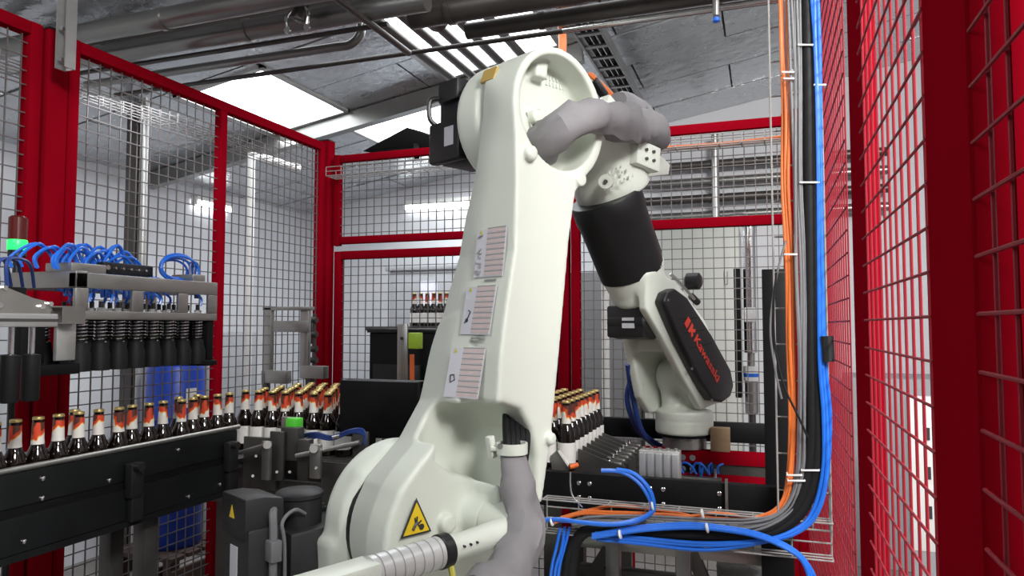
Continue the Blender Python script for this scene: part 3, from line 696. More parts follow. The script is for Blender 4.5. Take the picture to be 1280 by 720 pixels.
# black leads, clamp and grey fabric sleeve in the pocket
for k in range(5):
    MB().tube([Wn(633+7*k, 506, -.12), Wn(633+6*k, 530, -.05), Wn(634+6*k, 552, 0.0), Wn(637+4*k, 590, .03)], .0115).build('black_lead', 'dark_rubber', rob)
cc = Wn(640, 560, .015)
MB().lathe([(.036, -.014), (.041, -.014), (.041, .014), (.036, .014), (.036, -.014)], cc, ZV, 24, cap=False).build('hose_clamp', 'wrist_white', rob)
MB().bar(Wn(612, 545, -.03), Wn(616, 572, -.03), .02, .02).bar(Wn(614, 560, -.03), Wn(630, 561, .0), .03, .012).build('clamp_bracket', 'wrist_white', rob, bevel=.004)
MB().cyl(Wn(625, 558, .05), Wn(625, 558, .035), .008, seg=8).build('bolt', 'steel', rob)
MB().tube([Wn(640, 566, .015), Wn(644, 590, .03), Wn(652, 620, .05), Wn(660, 650, .075), Wn(655, 685, .10), Wn(632, 715, .12), Wn(600, 745, .13)], lambda t: .040+.016*math.sin(min(1, t*1.2)*PI*.6), seg=18, sub=5, wr=.022, seed=3).build('fabric_sleeve', 'grey_fabric', rob)
# head: connector plates, sleeve across the head
mb = MB()
for u, v in ((668, 146), (672, 160)):
    c = Wn(u, v, -.085); pl_ = MB().obox(c, FV*.028+ZV*.012, NV*.004, ZV*.018-FV*.008).build('connector_plate', 'cabinet_beige', rob, bevel=.003)
    for q in (-1, 1): MB().cyl(c+(FV*.012+ZV*.005)*q, c+(FV*.012+ZV*.005)*q+NV*.012, .006, seg=8).build('connector', 'steel_dark', pl_)
MB().cyl(Wn(694, 192, -.092), Wn(694, 192, -.07), .012, seg=12).build('bolt', 'steel', rob)
for k in range(2):
    for i in range(7): MB().obox(Wn(683+4.2*i, 97+7*k+1.3*i, -.089), FV*.0035, NV*.003, ZV*.006).build('cast_letter', 'robot_white', rob)
MB().tube([Wn(678, 196, -.07), Wn(686, 178, -.03), Wn(702, 160, .02), Wn(730, 150, .035), Wn(760, 149, .01), Wn(790, 155, -.05), Wn(812, 164, -.13), Wn(822, 172, -.21), Wn(815, 160, -.30), Wn(797, 142, -.36), Wn(772, 136, -.36)],
          lambda t: .064-.003*math.sin(t*PI)+.008*math.sin(t*14), seg=16, sub=4, wr=.022, seed=9).build('fabric_sleeve', 'grey_fabric', rob)
MB().tube([Wn(808, 134, -.34), Wn(822, 150, -.33), Wn(830, 168, -.30)], .006).build('air_hose', 'blue_hose', rob)
for k in range(3): MB().tube([Wn(735+2*k, 92, -.42), Wn(752+2*k, 108, -.42), Wn(768+2*k, 124, -.42)], .006).build('orange_lead', 'orange_cable', rob)
# elbow housing and forearm
def elbow(f, n, z):
    d = ext(circ(f, z, .213, 2.225, .190), n, -.275, -.158, .025)
    A = fz(752, 175, -.25); B = fz(764, 232, -.25)
    d = smin(d, cone(f, n, z, (A[0], -.25, A[1]), (B[0], -.25, B[1]), .140, .140), .04)
    d = smin(d, cone(f, n, z, (.28, -.27, 2.23), (A[0], -.27, A[1]), .10, .11), .05)
    e = np.array([fz(790, 338, -.25)[0]-fz(757, 250, -.25)[0], fz(790, 338, -.25)[1]-fz(757, 250, -.25)[1]]); e /= np.linalg.norm(e)
    b = fz(757, 251, -.25)
    return smax(d, (f-b[0])*e[0]+(z-b[1])*e[1], .006)
net_obj('elbow', elbow, (-.02, -.42, 1.85), (1.0, -.06, 2.55), .009, 'robot_white', rob, WT)
A0 = Wn(757, 248, -.25); A1 = Wn(790, 339, -.25); AX = (A1-A0).normalized(); AL = (A1-A0).length
MB().lathe([(.130, -.01), (.134, 0), (.134, AL*.2), (.130, AL*.25), (.124, AL)], A0, AX, 40).build('forearm_sleeve', 'black_sleeve', rob)
sd = AX.cross(NV).normalized(); sd = sd if sd.dot(FV) > 0 else -sd
MB().obox(A0+AX*AL*.48+sd*.122+NV*.02, AX*AL*.52, sd*.022, NV*.04).build('sleeve_flap', 'black_plastic', rob, bevel=.01)
for k in (-.1, .25, .6): MB().cyl(A0+AX*AL*(k+.3)+sd*.118+NV*.058, A0+AX*AL*(k+.3)+sd*.118+NV*.066, .004, seg=8).build('rivet', 'white_plastic', rob)
# elbow details: square block with bolts, bracket plate, round boss, cast letters
c = Wn(803, 196, -.115)
bl = MB().obox(c, FV*.07-ZV*.006, ZV*.045+FV*.006, NV*.03).build('terminal_block', 'wrist_white', rob, bevel=.006)
for i in (-1, 1):
    for j in (-1, 1): MB().cyl(c+FV*.022*i+ZV*.016*j+NV*.03, c+FV*.022*i+ZV*.016*j+NV*.038, .006, seg=8).build('bolt', 'steel_dark', bl)
P = [Wn(u, v, -.235) for u, v in ((775, 170), (800, 168), (838, 206), (836, 218), (800, 222))]
MB().prism(P, [p-NV*.012 for p in P]).build('bracket_plate', 'wrist_white', rob, fix=True, bevel=.003)
MB().cyl(Wn(760, 227, -.15), Wn(757, 227, -.108), .024, seg=20).build('cast_boss', 'robot_white', rob)
MB().cyl(Wn(757, 227, -.109), Wn(757, 227, -.104), .008, seg=6).build('bolt', 'steel_dark', rob)
MB().bar(Wn(754, 125, -.36), Wn(768, 142, -.36), .05, .05).build('cable_entry', 'wrist_white', rob, bevel=.006)
MB().bar(Wn(742, 100, -.42), Wn(756, 120, -.42), .03, .03).build('connector', 'black_plastic', rob, bevel=.004)
for j, (u0, v0, n_) in enumerate(((773, 210, 4), (770, 219, 6), (768, 230, 9))):
    for i in range(n_): MB().obox(Wn(u0-12+5*i, v0+6-2.4*i, -.118+.0), FV*.0035+ZV*.001, ZV*.0045, NV*.004).build('cast_letter', 'robot_white', rob)
# elbow motor
MB().obox(W3(.17, -.35, 2.235), FV*.075, NV*.085, ZV*.12).build('elbow_motor', 'black_plastic', rob, bevel=.012)
MB().obox(W3(.135, -.37, 2.345), FV*.06, NV*.05, ZV*.035).build('motor_connector', 'black_plastic', rob, bevel=.01)
MB().obox(W3(.08, -.37, 2.18), FV*.02, NV*.075, ZV*.065).build('terminal_box', 'black_plastic', rob, bevel=.008)
MB().tube([W3(.085, -.41, 2.33), W3(.055, -.43, 2.32), W3(.055, -.43, 2.26), W3(.085, -.41, 2.23)], .008).build('motor_cable', 'black_plastic', rob)
MB().obox(W3(.0585, -.34, 2.19), FV*.001, NV*.022, ZV*.030).build('type_plate', 'label_lilac', rob)
MB().obox(on_face(-.135, 2.325, .001), FV*.008+ZV*.02, NV*.028, ZV*.002-FV*.004).build('tan_tape', 'tape_ochre', rob)
# wrist
def wrist(f, n, z):
    a = fz(789, 335, -.25); b = fz(797, 362, -.25); b2 = fz(815, 368, -.22)
    d = cone(f, n, z, (a[0], -.25, a[1]), (b[0], -.25, b[1]), .126, .105)
    e = np.array([fz(790, 338, -.25)[0]-fz(757, 250, -.25)[0], fz(790, 338, -.25)[1]-fz(757, 250, -.25)[1]]); e /= np.linalg.norm(e)
    d = smax(d, -((f-a[0])*e[0]+(z-a[1])*e[1]), .006)
    d = smax(d, ((f-b[0])*e[0]+(z-b[1])*e[1])-.035, .02)
    R = [fz(u, v, -.15) for u, v in ((806, 340), (842, 350), (880, 400), (912, 470), (908, 500), (876, 512), (852, 470), (826, 420), (806, 386))]
    d = smin(d, ext(poly(f, z, R), n, -.18, -.145, .006), .03)
    Lp = [fz(u, v, -.36) for u, v in ((774, 395), (796, 398), (838, 440), (842, 500), (832, 516), (808, 516), (796, 496), (782, 430))]
    d = smin(d, ext(poly(f, z, Lp), n, -.375, -.335, .006), .02)
    Br = [fz(u, v, -.25) for u, v in ((816, 424), (846, 420), (858, 450), (842, 440), (826, 438), (816, 440))]
    d = smin(d, ext(poly(f, z, Br), n, -.34, -.17, .01), .03)
    return d
wl = fz(770, 320, -.4); wr_ = fz(920, 520, -.1)
net_obj('wrist_fork', wrist, (min(wl[0], wr_[0])-.25, -.41, 1.05), (1.55, -.08, 1.98), .0075, 'wrist_white', rob, WT)
mcy = fz(800, 402, -.25)
MB().lathe([(.06, 0), (.068, .008), (.068, .17), (.06, .178)], W3(mcy[0]-.01, -.355, mcy[1]), NV, 28).build('wrist_motor', 'black_plastic', rob)
MB().obox(W3(mcy[0]+.01, -.27, mcy[1]), FV*.085, NV*.085, ZV*.062).build('motor_body', 'black_plastic', rob, bevel=.01)
MB().obox(W3(mcy[0]-.0765, -.25, mcy[1]-.005), FV*.001, NV*.028, ZV*.02).build('type_plate', 'label_lilac', rob)
# wrist cover with lettering
CV = [fz(u, v, -.10) for u, v in ((830, 377), (834, 365), (844, 360), (860, 372), (890, 418), (914, 462), (918, 482), (914, 496), (904, 503), (892, 501), (878, 478), (852, 428))]
cvr = MB().prism([W3(f, -.10, z) for f, z in CV], [W3(f, -.145, z) for f, z in CV]).build('wrist_cover', 'black_plastic', rob, fix=True, bevel=.010, seg=3)
for u, v in ((838, 372), (868, 458), (893, 497)): MB().cyl(Wn(u-3, v+3, -.12), Wn(u-3, v+3, -.098), .005, seg=8).build('screw', 'steel_bright', cvr)
for q in (.22, .36, .52):
    a = Vector(Wn(838, 372, -.0995)).lerp(Wn(885, 490, -.0995), q); b = Vector(Wn(858, 372, -.0995)).lerp(Wn(916, 478, -.0995), q)
    MB().bar(a, b, .0022, .0015, up=NV).build('seam_line', 'dark_rubber', cvr)
pa = Wn(869, 421, -.0985); pb = Wn(898, 475, -.0985); tx = (pb-pa).normalized(); ty = NV.cross(tx)
if ty.dot(FV) < 0: ty = -ty
cu = bpy.data.curves.new('lettering', 'FONT'); cu.body = 'Kawasaki'; cu.extrude = .0; cu.align_y = 'CENTER'; cu.size = 1; cu.offset = .012; cu.resolution_u = 3
to = bpy.data.objects.new('lettering_source', cu); COL.objects.link(to)
bpy.context.view_layer.update(); dg = bpy.context.evaluated_depsgraph_get(); tm = to.evaluated_get(dg).to_mesh()
tv = [(v.co.x, v.co.y) for v in tm.vertices]; tf = [tuple(p.vertices) for p in tm.polygons]; wd = max(x for x, y in tv)
L = (pb-pa).length; s = L/wd; sy = .036/.72
mb = MB(); mb.add([pa+tx*x*s+ty*y*sy+NV*.001 for x, y in tv], tf)
mb.add([pa+tx*x*s+ty*y*sy-NV*.0012 for x, y in tv], [f[::-1] for f in tf]); mb.build('cover_lettering', 'logo_red', cvr, smooth=False)
to.to_mesh_clear() if False else None
bpy.data.objects.remove(to); bpy.data.curves.remove(cu)
def lg(x, y): return pa+tx*x+ty*y+NV*.001
mb = MB()
for Q in ([(-.088,-.019),(-.064,-.021),(-.064,.021),(-.088,.019)], [(-.052,-.021),(-.041,-.021),(-.036,-.008),(-.018,-.022),(-.014,-.008),(-.025,.0),(-.014,.010),(-.018,.022),(-.036,.008),(-.041,.021),(-.052,.021)]):
    P = [lg(x, y) for x, y in Q]; mb.prism(P, [p-NV*.002 for p in P])
mb.build('emblem', 'logo_red', cvr, fix=True, smooth=False)
# cable loop and connector on top of the cover
MB().lathe([(.02, 0), (.035, .01), (.035, .06), (.02, .07)], Wn(856, 352, -.25), (FV*.3+NV), 16).build('wrist_cap', 'black_plastic', rob)
MB().tube([Wn(838, 342, -.2), Wn(852, 356, -.19), Wn(868, 374, -.19)], .006).build('grease_line', 'steel', rob)
MB().cyl(Wn(864, 370, -.2), Wn(872, 378, -.2), .014).build('connector', 'black_plastic', rob)
# tool flange hub
hb = fz(838, 478, -.25)
def flange_fn(f, n, z):
    t = fz(853, 470, -.25); c = fz(855, 515, -.25)
    d = ext(circ(f, z, t[0]-.01, t[1], .062), n, -.335, -.19, .01)
    d = smin(d, cone(f, n, z, (t[0]-.03, -.29, t[1]-.01), (c[0]-.03, -.27, c[1]), .045, .05), .02)
    d = smin(d, cone(f, n, z, (t[0]+.01, -.21, t[1]-.02), (c[0]+.02, -.23, c[1]), .045, .05), .02)
    rr = np.sqrt((f-c[0])**2+(n+.25)**2); zt = c[1]; zb = fz(855, 541, -.25)[1]
    d = smin(d, ext(rr-.116, z, zb, zt+.012, .012), .03)
    return smax(d, -ext(np.abs(rr-.12)-.006, z, zt-.032, zt-.027, .001), .002)
c = fz(855, 515, -.25)
net_obj('tool_hub', flange_fn, (c[0]-.17, -.42, c[1]-.16), (c[0]+.17, -.08, c[1]+.28), .006, 'wrist_white', rob, WT)
FX = W3(c[0], -.25, 0); zb = fz(855, 541, -.25)[1]
MB().lathe([(.09, -.012), (.108, -.010), (.108, .004)], FX+ZV*zb, ZV, 36).build('flange_seal', 'black_metal', rob)
fl = MB().lathe([(.084, -.058), (.088, -.056), (.088, -.012), (.084, -.010)], FX+ZV*zb, ZV, 36).build('tool_flange', 'steel', rob)
for k in range(12): a = k*PI/6; MB().cyl(FX+ZV*(zb-.012)+FV*.098*math.cos(a)+NV*.098*math.sin(a), FX+ZV*(zb-.004)+FV*.098*math.cos(a)+NV*.098*math.sin(a), .006, seg=6).build('bolt', 'steel_bright', fl)
MB().tube([Wn(785, 455, -.37), Wn(790, 490, -.40), Wn(803, 540, -.40), Wn(830, 560, -.36)], .012).build('air_hose', 'blue_hose_dark', rob)
MB().tube([Wn(790, 470, -.42), Wn(784, 500, -.44), Wn(796, 535, -.44), Wn(818, 556, -.40)], .012).build('air_hose', 'blue_hose_dark', rob)
TOOLZ = zb-.058
# gripper below the flange: its own thing
gt = thing('gripper_tool', 'black bolted gripper block under the robot flange', 'gripper', FX+ZV*(TOOLZ-.12))
g1 = MB().obox(FX+ZV*(TOOLZ-.05), Vector((.062,0,0)), Vector((0,.062,0)), ZV*.0495).build('mount_block', 'black_metal', gt, bevel=.004)
for i in range(3):
    for z in (-.03, -.075): MB().cyl(FX+Vector((-.038+.038*i, -.062, TOOLZ+z)), FX+Vector((-.038+.038*i, -.068, TOOLZ+z)), .012, seg=14).build('bolt', 'steel_bright', g1)
MB().obox(FX+ZV*(TOOLZ-.112), Vector((.15,0,0)), Vector((0,.10,0)), ZV*.012).build('tool_plate', 'steel', gt, bevel=.003)
for k in range(5):
    q = FX+Vector((.07+.018*k, -.06+.02*(k % 3), TOOLZ-.09)); MB().cyl(q-ZV*.01, q+ZV*.022, .008, seg=10).build('air_fitting', 'steel_bright' if k % 2 else 'blue_hose', gt)
for k in range(7):
    q = FX+Vector((.065+.012*k, -.07+.015*(k % 3), TOOLZ-.085))
    MB().tube([q, q+Vector((.002, 0, .03+.008*(k % 3))), q+Vector((.02+.006*k, .03, .045)), q+Vector((.05+.01*k, .06, .02))], .0042, seg=6).build('air_hose', 'blue_hose', gt)
for k in range(4):
    q = FX+Vector((-.12+.05*k, -.075, TOOLZ-.09)); MB().tube([q, q+Vector((.02, -.005, .04)), q+Vector((.05, -.01, .035)), q+Vector((.075, -.01, .0))], .0042, seg=6).build('air_hose', 'blue_hose', gt)

# ================================================================== bottle conveyor at left
cv = thing('bottle_conveyor', 'dark steel bottle conveyor with black side plates along left fence', 'conveyor', (-1.88, 1.2, 0))
MB().box((-2.02, .3, 1.085), (-1.80, 2.22, 1.118)).build('belt', 'steel_dark', cv)
MB().box((-1.775, .3, 1.148), (-1.765, 2.07, 1.232)).build('upper_side_plate', 'plate_black_steel', cv)
MB().box((-1.765, .3, 1.035), (-1.757, 2.07, 1.125)).build('lower_side_plate', 'plate_black_steel', cv)
MB().box((-1.79, .3, 1.120), (-1.77, 2.07, 1.150)).build('groove_rail', 'black_metal', cv)
MB().cyl((-1.775, .3, 1.240), (-1.775, 2.09, 1.240), .008, seg=12).build('guard_rail', 'steel', cv)
MB().cyl((-2.05, .3, 1.222), (-2.05, 2.2, 1.222), .008, seg=12).build('guard_rail', 'steel', cv)
MB().box((-1.79, .3, 1.015), (-1.755, 2.07, 1.033)).build('lower_rail', 'plate_black_steel', cv)
MB().box((-2.06, .3, .98), (-2.045, 2.07, 1.14)).build('rear_side_plate', 'steel_dark', cv)
for yy in (1.615, 2.015):
    b = MB().box((-1.757, yy-.022, 1.10), (-1.728, yy+.022, 1.20)).box((-1.757, yy-.012, 1.03), (-1.735, yy+.030, 1.12)).build('guide_bracket', 'black_plastic', cv, bevel=.004)
    MB().cyl((-1.735, yy-.008, 1.19), (-1.705, yy-.008, 1.19), .012, seg=14).build('clamp_knob', 'black_plastic', b)
    MB().cyl((-1.73, yy+.01, 1.19), (-1.722, yy+.01, 1.19), .007, seg=10).build('bolt', 'steel', b)
for yy, zz in ((1.35, 1.205), (1.35, 1.155), (1.62, 1.075), (1.80, 1.205), (1.84, 1.05), (1.98, 1.06), (1.55, 1.16), (1.30, 1.06)):
    MB().lathe([(.006, 0), (.006, .004), (.003, .006)], (-1.757 if zz < 1.13 else -1.765, yy, zz), (1, 0, 0), 10).build('bolt', 'steel_bright', cv)
for yy in (.7, 1.75):
    MB().box((-2.0, yy-.025, 0), (-1.95, yy+.025, 1.08)).build('leg', 'steel_dark', cv, bevel=.003)
    MB().box((-1.86, yy-.025, 0), (-1.81, yy+.025, 1.08)).build('leg', 'steel_dark', cv, bevel=.003)
MB().box((-2.0, .7, .48), (-1.96, 1.75, .52)).build('cross_bar', 'steel_dark', cv)
# transfer table behind the robot
tb = thing('transfer_table', 'stainless bottle transfer table behind the robot', 'conveyor', (-1.2, 2.5, 0))
MB().box((-2.02, 2.235, 1.085), (-.97, 2.80, 1.118)).box((-.97, 2.275, 1.085), (-.60, 2.80, 1.118)).build('table_top', 'steel_dark', tb)
MB().box((-2.02, 2.215, .93), (-.97, 2.233, 1.116)).build('front_plate', 'steel_dark', tb)
MB().box((-2.02, 2.802, 1.0), (-.62, 2.815, 1.2)).build('rear_plate', 'steel_dark', tb)
for xx in (-1.98, -1.3, -.7):
    for yy in (2.27 if xx < -1 else 2.40, 2.76): MB().box((xx-.025, yy-.025, 0), (xx+.025, yy+.025, 1.085)).build('leg', 'steel_dark', tb)
# guide assembly at the conveyor end
ga = thing('guide_assembly', 'steel brackets and rods at the conveyor end beside motor', 'bracket', (-1.6, 2.17, .93))
def yb(u0, v0, u1, v1, y, d, name, m, bev=.003):
    a = onY(u0, v1, y); b = onY(u1, v0, y); return MB().box((a.x, y, a.z), (b.x, y+d, b.z)).build(name, m, ga, bevel=bev)
yb(303, 548, 345, 610, 2.14, .012, 'bracket_plate', 'steel_dark')
yb(336, 540, 354, 600, 2.10, .012, 'bracket_plate', 'steel_dark')
yb(350, 535, 372, 575, 2.12, .04, 'rod_block', 'steel_dark')
yb(371, 550, 386, 600, 2.10, .03, 'rod_block', 'steel_dark')
yb(386, 556, 400, 598, 2.06, .015, 'upright', 'steel')
yb(326, 552, 337, 600, 2.06, .015, 'upright', 'steel')
yb(440, 540, 460, 575, 2.12, .012, 'end_plate', 'steel_dark')
yb(400, 580, 445, 640, 2.15, .012, 'bracket_plate', 'steel_dark')
yb(303, 608, 445, 660, 2.16, .02, 'base_plate', 'steel_dark')
MB().cyl(onY(300, 566, 2.07), onY(334, 556, 2.07), .008).build('rod', 'steel', ga)
MB().cyl(onY(370, 570, 2.07), onY(450, 553, 2.10), .008).build('rod', 'steel', ga)
for u, v in ((334, 556), (392, 561)): MB().cyl(onY(u, v, 2.05), onY(u, v, 2.08), .014).build('clamp_knob', 'steel', ga)
MB().cyl(onY(416, 547, 2.05), onY(425, 545, 2.05), .006).build('rod_end', 'steel_bright', ga)
for u, v in ((316, 595), (346, 590), (362, 590), (320, 570), (395, 585)): MB().cyl(onY(u, v, 2.05), onY(u, v, 2.14), .005, seg=8).build('bolt', 'steel', ga)
ga.location.z += 0
a = onY(350, 545, 2.16); b = onY(361, 522, 2.16)
sn = thing('photo_sensor', 'bright green photo sensor on bracket by the conveyor end', 'sensor', (b.x, 2.16, a.z))
MB().box((a.x, 2.165, a.z), (b.x+.004, 2.185, b.z)).build('mount_plate', 'steel', sn, bevel=.002)
MB().box((b.x, 2.14, onY(360, 540, 2.15).z), (b.x+.045, 2.185, b.z)).build('sensor_body', 'sensor_green', sn, bevel=.004)
MB().cyl(Vector((b.x+.012, 2.14, a.z+.025)), Vector((b.x+.012, 2.132, a.z+.025)), .008).build('sensor_lens', 'ink', sn)
for k in range(4):
    tag(MB().tube([onY(376+4*k, 544+2*k, 2.2), onY(395, 541+2*k, 2.17), onY(415, 545+1.5*k, 2.15), onY(440, 537+1.2*k, 2.12), onY(455, 538+2*k, 2.12), onY(456, 556, 2.12)], .004, seg=6).build('blue_cable', 'blue_hose_dark'), 'thin dark blue cable draped across the guide brackets, %s from back' % ORD[k], 'cable', 'thin blue cables at the conveyor end')

# ================================================================== bottles
def bottle(label, group):
    t = thing('beer_bottle', label, 'bottle', (0, 0, 0), group)
    MB().lathe([(.027, 0), (.0305, .004), (.0305, .108), (.0285, .124), (.020, .143), (.0152, .158), (.0132, .218), (.0142, .219), (.0142, .224)], (0,0,0), (0,0,1), 16).build('glass_body', 'bottle_glass', t)
    MB().lathe([(.0150, .2215), (.0150, .225), (.0142, .2285), (.011, .2295)], (0,0,0), (0,0,1), 14).build('crown_cap', 'crown_gold', t)
    MB().lathe([(.0168, .154), (.0156, .168), (.0146, .214)], (0,0,0), (0,0,1), 16, cap=False).build('neck_label', M['neck_label'], t)
    MB().lathe([(.0308, .025), (.0308, .092)], (0,0,0), (0,0,1), 16, cap=False).build('body_label', 'paper_white', t)
    return t
first = None
def put(x, y, z, label, group):
    global first
    if first is None: first = bottle(label, group); o = first; o.location = (x, y, z)
    else: o = dup(first, (x, y, z), label, group)
    o.rotation_euler = (0, 0, random.uniform(0, 2*PI)); return o
ZB = 1.1185
lbA = 'brown beer bottle with gold cap in row on left conveyor'; gA = 'beer bottles in a row on the left conveyor'
y = 1.315; k = 0
while y < 2.24: put(-1.90+random.uniform(-.010, .010), y, ZB, 'beer bottle in the single conveyor row, %s from the left picture edge' % ORD[k], gA); y += .0625; k += 1
for yy in (1.6, 2.005, 2.095): put(-1.968, yy, ZB, 'beer bottle standing behind the conveyor row, behind its %s bottle from left' % ORD[int((yy-1.315)/.0625+.5)], gA)
lbB = 'brown beer bottle with gold cap packed at the conveyor end'; gB = 'beer bottles packed at the conveyor end'
for j in range(8):
    for i in range(8): put(-1.93+.0635*i+(.031 if j % 2 else 0)+random.uniform(-.004, .004), 2.305+.0565*j, ZB, 'beer bottle packed at conveyor end, %s row from front, %s from left' % (ORD[j], ORD[i]), gB)
lbC = 'brown beer bottle with gold cap in block right of the robot arm'; gC = 'beer bottles in the block right of the robot arm'
for i in range(6):
    for j in range(8): put(-.955+.0645*i, 2.335+.0635*j, ZB, 'beer bottle in block right of robot arm, %s row from front, %s from right' % (ORD[j], ORD[5-i]), gC)
fl_ = thing('far_shelf', 'narrow steel shelf carrying bottles behind the gate', 'shelf', (-2.4, 4.4, 0))
zs = onY(530, 408, 4.4).z
MB().box((-2.62, 4.34, zs-.03), (-1.9, 4.46, zs)).build('shelf_board', 'steel_dark', fl_)
for xx in (-2.6, -1.95): MB().box((xx, 4.37, 0), (xx+.03, 4.43, zs-.03)).build('leg', 'steel_dark', fl_)
for k in range(6): put(onY(518+8*k, 400, 4.4).x, 4.4, zs+.0005, 'small far beer bottle on shelf behind gate, %s from left' % ORD[k], 'far beer bottles behind the gate')

# grey divider guides right of the block
dv = thing('divider_guide', 'row of grey steel divider chutes beside the bottle block', 'guide', (-.5, 2.5, 0))
for k in range(7):
    yy = 2.36+.0635*k
    P = [(-.60, yy, 1.185), (-.60, yy, 1.10), (-.50, yy, 1.08), (-.44, yy, 1.09), (-.44, yy, 1.135), (-.50, yy, 1.15)]
    MB().prism([Vector(p) for p in P], [Vector(p)+Vector((0, .008, 0)) for p in P]).build('divider_plate', 'steel_dark', dv, fix=True)
    MB().box((-.595, yy+.010, 1.085), (-.45, yy+.052, 1.150)).build('chute_block', 'steel_dark', dv, bevel=.014)
    MB().cyl((-.50, yy+.03, 1.150), (-.50, yy+.03, 1.158), .007, seg=8).build('bolt', 'steel_bright', dv)
MB().box((-.59, 2.33, 1.0), (-.43, 2.83, 1.078)).build('support_bar', 'steel_dark', dv)
for yy in (2.40, 2.75): MB().box((-.53, yy-.02, 0), (-.49, yy+.02, 1.0)).build('leg', 'steel_dark', dv)
P = [onY(*q, 2.29) for q in ((690, 575), (697, 565), (712, 584), (712, 590), (702, 590))]
fs = thing('lit_sensor', 'small sensor with glowing orange tip at bottle block corner', 'sensor', onY(712, 590, 2.29))
MB().prism([onY(*q, 2.30) for q in ((688, 570), (698, 561), (714, 585), (706, 590), (690, 590))], [onY(*q, 2.31)+Vector((0, .01, 0)) for q in ((688, 570), (698, 561), (714, 585), (706, 590), (690, 590))]).build('bracket', 'steel', fs, fix=True)
MB().bar(onY(698, 563, 2.29), onY(712, 584, 2.29), .006, .006).build('fibre_arm', 'white_plastic', fs)
MB().cyl(onY(712, 584, 2.28), onY(722, 581, 2.30), .008).build('sensor_tip', 'orange_plastic', fs)
MB().tube([onY(713, 590, 2.14), onY(713, 605, 2.135), onY(716, 620, 2.135), onY(728, 634, 2.135)], .0025, seg=6).build('lead', 'steel_bright', fs)

# black boxes left of the robot, gate side
t = thing('black_guard', 'matt black guard box in front of the packed bottles', 'guard', (-1.28, 2.21, 0))
a = onY(424, 545, 2.2); b = onY(520, 478, 2.2)
MB().box((a.x, 2.2, a.z), (b.x, 2.235, b.z)).build('front_plate', 'black_metal', t, bevel=.003)
MB().box((a.x, 2.235, b.z-.004), (b.x, 2.29, b.z)).build('top_flange', 'black_metal', t)
MB().box((a.x+.1, 2.2, 0), (a.x+.14, 2.213, a.z)).build('leg', 'black_metal', t)
MB().box((b.x-.06, 2.2, 0), (b.x-.02, 2.213, a.z)).build('leg', 'black_metal', t)
t = thing('black_cabinet', 'black machine cabinet behind the guard box before the gate', 'cabinet', (-1.7, 3.2, 0))
a = onY(461, 500, 3.2); b = onY(550, 411, 3.2)
MB().box((a.x, 3.2, 0), (b.x, 3.45, b.z-.02)).build('body', 'black_metal', t, bevel=.006)
MB().box((a.x-.01, 3.19, b.z-.02), (b.x+.01, 3.46, b.z)).build('top_plate', 'plate_black_steel', t, bevel=.003)
MB().box((a.x+.03, 3.185, .9), (a.x+.30, 3.2, b.z-.18)).build('door', 'plate_black_steel', t, bevel=.003)
t = thing('sensor_post', 'flat grey steel post with green sensor and orange cylinder', 'post', onY(503, 480, 3.0))
a = onY(496, 482, 3.0); b = onY(509, 405, 3.0)
MB().box((a.x, 3.0, a.z-.01), (b.x, 3.012, b.z)).build('flat_bar', 'steel', t, bevel=.002)
MB().cyl((a.x+.012, 3.01, 0), (a.x+.012, 3.01, a.z), .012).build('pole', 'steel', t)
a = onY(510, 436, 2.98); b = onY(524, 416, 2.98); MB().box((a.x, 2.98, a.z), (b.x, 3.02, b.z)).build('green_sensor', 'sensor_lime', t, bevel=.004)
MB().cyl(onY(515, 478, 2.99), onY(515, 443, 2.99), .011).build('orange_cylinder', 'orange_plastic', t)
MB().cyl(onY(502, 423, 3.0), onY(502, 423, 2.99), .008, seg=10).build('bolt', 'ink', t)
# grey fixture before the corner
t = thing('steel_gantry', 'grey steel gantry frame standing before the fence corner', 'frame', (-2.2, 3.15, 0))
def gb(u0, v0, u1, v1, y, d, name): a = onY(u0, v1, y); b = onY(u1, v0, y); MB().box((a.x, y, a.z), (b.x, y+d, b.z)).build(name, 'steel', t, bevel=.003)
gb(328, 384, 339, 478, 3.1, .03, 'upright'); gb(374, 386, 385, 460, 3.12, .03, 'upright'); gb(328, 383, 386, 388, 3.1, .05, 'top_bar'); gb(341, 401, 384, 415, 3.09, .02, 'cross_bar')
gb(326, 464, 357, 479, 3.06, .05, 'foot_block'); gb(374, 458, 404, 473, 3.06, .05, 'foot_block'); gb(383, 388, 386, 460, 3.11, .02, 'side_bar')
for u in (336, 390): a = onY(u, 470, 3.11); MB().box((a.x-.015, 3.075, 0), (a.x+.015, 3.105, a.z)).build('leg', 'steel_dark', t)
t = thing('pipe_manifold', 'small dark fitting cluster beside the red corner post', 'fitting', onY(394, 470, 3.3))
MB().cyl(onY(393, 460, 3.3), onY(393, 392, 3.3), .010).cyl(onY(387, 430, 3.3), onY(387, 400, 3.3), .014).build('stem', 'pipe_dark', t)
for v in (400, 418, 436, 450): MB().cyl(onY(389, v, 3.29), onY(396, v, 3.29), .016).build('coupling', 'pipe_dark', t)
MB().cyl(onY(393, 460, 3.3), Vector((onY(393, 460, 3.3).x, 3.3, 0)), .01).build('pole', 'pipe_dark', t)

